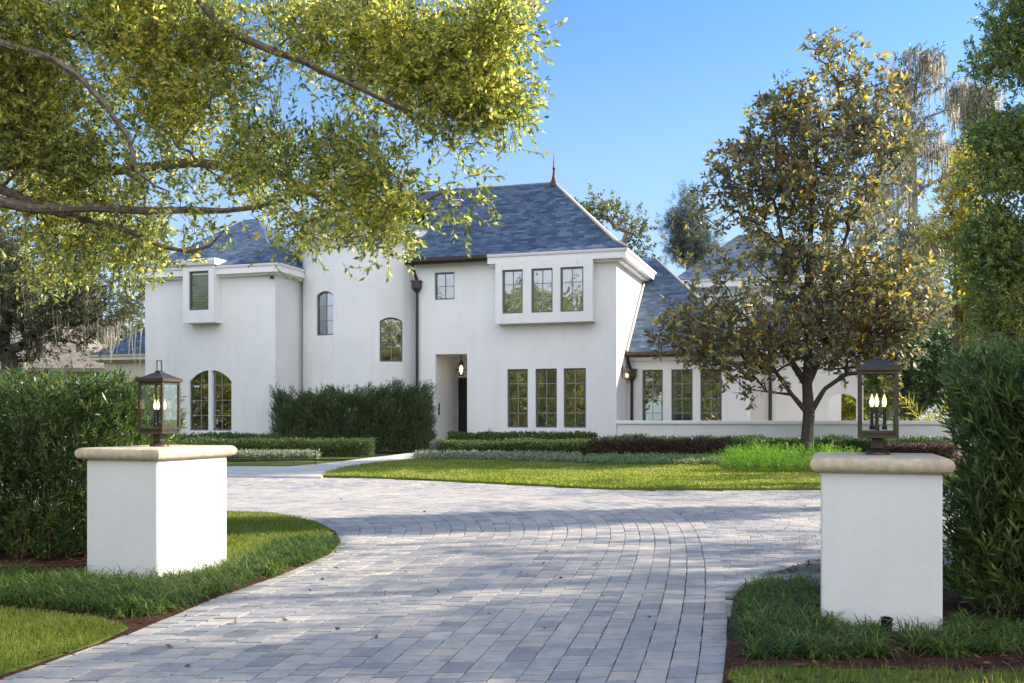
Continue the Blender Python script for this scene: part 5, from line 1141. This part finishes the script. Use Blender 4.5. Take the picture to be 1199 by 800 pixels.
t3 = copy_tree(t1); t3.location = (EXTRA_TREES[2][0], EXTRA_TREES[2][1], 0); t3.scale = (.85, .85, .85); t3.rotation_euler.z = 1.9; t3['label'] = 'smaller oak near the street right of the frame'
t4 = copy_tree(t2); t4.location = (EXTRA_TREES[3][0], EXTRA_TREES[3][1], .3); t4.scale = (.92, .92, .74); t4.rotation_euler.z = 2.6; t4['label'] = 'oak beside the far right end of the drive outside the frame'
b1 = tree('street_oak', (-24, -3, 0), simple_trunk(-24, -3, 8, .35), [(-24, -3, 7.5, 5, 5, 3.5), (-27, -2, 4.5, 4, 4, 3), (-21, -3, 4.2, 4, 4, 3), (-24, -5, 3.0, 4.5, 3, 2.4), (-24, 0, 3.0, 4, 3, 2.4), (-24, -3, 1.6, 6, 4, 1.6)], 1300, M['oak'], M['bark'], 'street oak reflected in the windows of the house', m=4, spread=.35, L=.4, nl=8, ll=.26, lw=.13, gap=-.55, gs=.5, seed=43, tip=.012, step=1)
b1['label'] = 'leafy street oak left of the frame nearest the drive'
for i, (x, y, s_, rz, lb) in enumerate([(-33, 2, 1.0, 1.2, 'leafy street oak outside the frame left of the nearest one'), (-42, -3, 1.15, 2.2, 'leafy street oak outside the frame far along the street'), (-15, -9, .95, 3.6, 'leafy street oak just behind the viewpoint'), (-53, 0, 1.2, 5.0, 'farthest leafy street oak outside the frame'), (-66, 4, 1.25, .4, 'leafy oak at the far end of the street'), (-28, -12, 1.25, 2.9, 'leafy oak in the second row across the street'), (-44, -14, 1.35, 1.1, 'leafy oak farther along the second row across the street'), (-60, -12, 1.4, 4.1, 'leafy oak at the end of the second row across the street'), (-6, -15, 1.0, 4.4, 'leafy street oak across the road')]):
    c = copy_tree(b1); c.location = (x, y, 0); c.scale = (s_, s_, s_*.95); c.rotation_euler.z = rz; c['label'] = lb
# far tree line closing the horizon behind the houses
far = tree('far_tree', (-70, 110, .4), simple_trunk(-70, 110, 9, .4), [(-70, 110, 8, 7, 6, 5), (-74, 110, 6, 5, 5, 4), (-66, 110, 6, 5, 5, 4)], 260, M['greyoak'], M['bark_light'], 'distant treeline tree far left beyond the houses', m=4, spread=.9, L=.9, nl=8, ll=.7, lw=.35, gap=-.5, gs=.3, seed=50, tip=.04, step=2, group='far trees behind the houses')
for i in range(14):
    c = copy_tree(far); x = -60+i*11.5; c.location = (x, 105+rnd.uniform(-8, 12), .4); s = rnd.uniform(.8, 1.15); c.scale = (s, s, s*rnd.uniform(.8, 1.0)); c.rotation_euler.z = rnd.uniform(0, 6.28)
    c['label'] = 'tree of the far treeline behind the houses'
far['label'] = 'tree of the far treeline behind the houses'

# ================================================================== LIGHT, SKY, CAMERA
EL, ROT = R(27), R(74)
wd = bpy.data.worlds.new('World'); bpy.context.scene.world = wd; wd.use_nodes = True; nt = wd.node_tree; bg = nt.nodes['Background']
sky = nt.nodes.new('ShaderNodeTexSky'); sky.sky_type = 'NISHITA'; sky.sun_disc = False; sky.sun_elevation = EL; sky.sun_rotation = ROT; sky.air_density = 1.0; sky.dust_density = .3; sky.ozone_density = 3.0
tint = nt.nodes.new('ShaderNodeMix'); tint.data_type = 'RGBA'; tint.blend_type = 'MULTIPLY'; tint.inputs['Factor'].default_value = 1; tint.inputs['B'].default_value = (.36, .49, .60, 1)
nt.links.new(sky.outputs[0], tint.inputs['A'])
# cloud added on the street side to lift the shaded facade, clear blue north
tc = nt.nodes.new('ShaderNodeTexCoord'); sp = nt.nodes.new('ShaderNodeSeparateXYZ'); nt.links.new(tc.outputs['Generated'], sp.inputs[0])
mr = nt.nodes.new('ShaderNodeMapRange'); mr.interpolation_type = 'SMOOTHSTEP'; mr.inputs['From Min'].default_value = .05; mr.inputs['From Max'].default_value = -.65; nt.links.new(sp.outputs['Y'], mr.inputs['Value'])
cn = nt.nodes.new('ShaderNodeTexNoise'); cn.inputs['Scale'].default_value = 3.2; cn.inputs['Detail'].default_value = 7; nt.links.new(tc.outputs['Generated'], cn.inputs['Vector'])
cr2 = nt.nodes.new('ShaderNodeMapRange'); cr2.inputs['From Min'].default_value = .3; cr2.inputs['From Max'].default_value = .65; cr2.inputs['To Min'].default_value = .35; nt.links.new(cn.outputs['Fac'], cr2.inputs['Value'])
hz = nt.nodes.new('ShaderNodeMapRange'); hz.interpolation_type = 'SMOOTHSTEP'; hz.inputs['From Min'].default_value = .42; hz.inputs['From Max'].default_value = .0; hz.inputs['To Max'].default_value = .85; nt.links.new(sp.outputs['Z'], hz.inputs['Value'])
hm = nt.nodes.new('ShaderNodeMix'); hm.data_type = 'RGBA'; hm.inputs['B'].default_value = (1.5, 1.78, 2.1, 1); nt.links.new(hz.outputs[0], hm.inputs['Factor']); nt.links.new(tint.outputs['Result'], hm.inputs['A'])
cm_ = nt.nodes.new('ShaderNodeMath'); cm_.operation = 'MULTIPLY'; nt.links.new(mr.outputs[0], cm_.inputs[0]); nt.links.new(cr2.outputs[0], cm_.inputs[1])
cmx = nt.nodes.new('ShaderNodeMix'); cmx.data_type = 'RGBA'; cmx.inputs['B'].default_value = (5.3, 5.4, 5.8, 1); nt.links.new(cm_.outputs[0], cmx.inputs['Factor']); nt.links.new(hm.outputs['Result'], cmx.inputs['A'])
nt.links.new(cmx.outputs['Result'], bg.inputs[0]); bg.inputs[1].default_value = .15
sl = bpy.data.lights.new('sun', 'SUN'); sl.energy = 3.5; sl.angle = R(.7); sl.color = (1, .90, .74); so = bpy.data.objects.new('sun', sl); C.objects.link(so)
S = Vector((math.sin(ROT)*math.cos(EL), math.cos(ROT)*math.cos(EL), math.sin(EL))); so.rotation_euler = S.to_track_quat('Z', 'Y').to_euler(); so.location = (30, 10, 30)
cam = bpy.data.cameras.new('camera'); co = bpy.data.objects.new('camera', cam); C.objects.link(co); co.location = (0, 0, EYE); co.rotation_euler = (R(90), 0, 0)
cam.sensor_width = 36; cam.lens = F/1199*36; cam.shift_y = (HY-400)/1199; cam.shift_x = 0; cam.clip_end = 2000; cam.clip_start = .05
sc = bpy.context.scene; sc.camera = co
sc.view_settings.view_transform = 'Standard'; sc.view_settings.look = 'None'; sc.view_settings.exposure = 1.52; sc.view_settings.gamma = 1
sc.cycles.max_bounces = 8; sc.cycles.transparent_max_bounces = 12
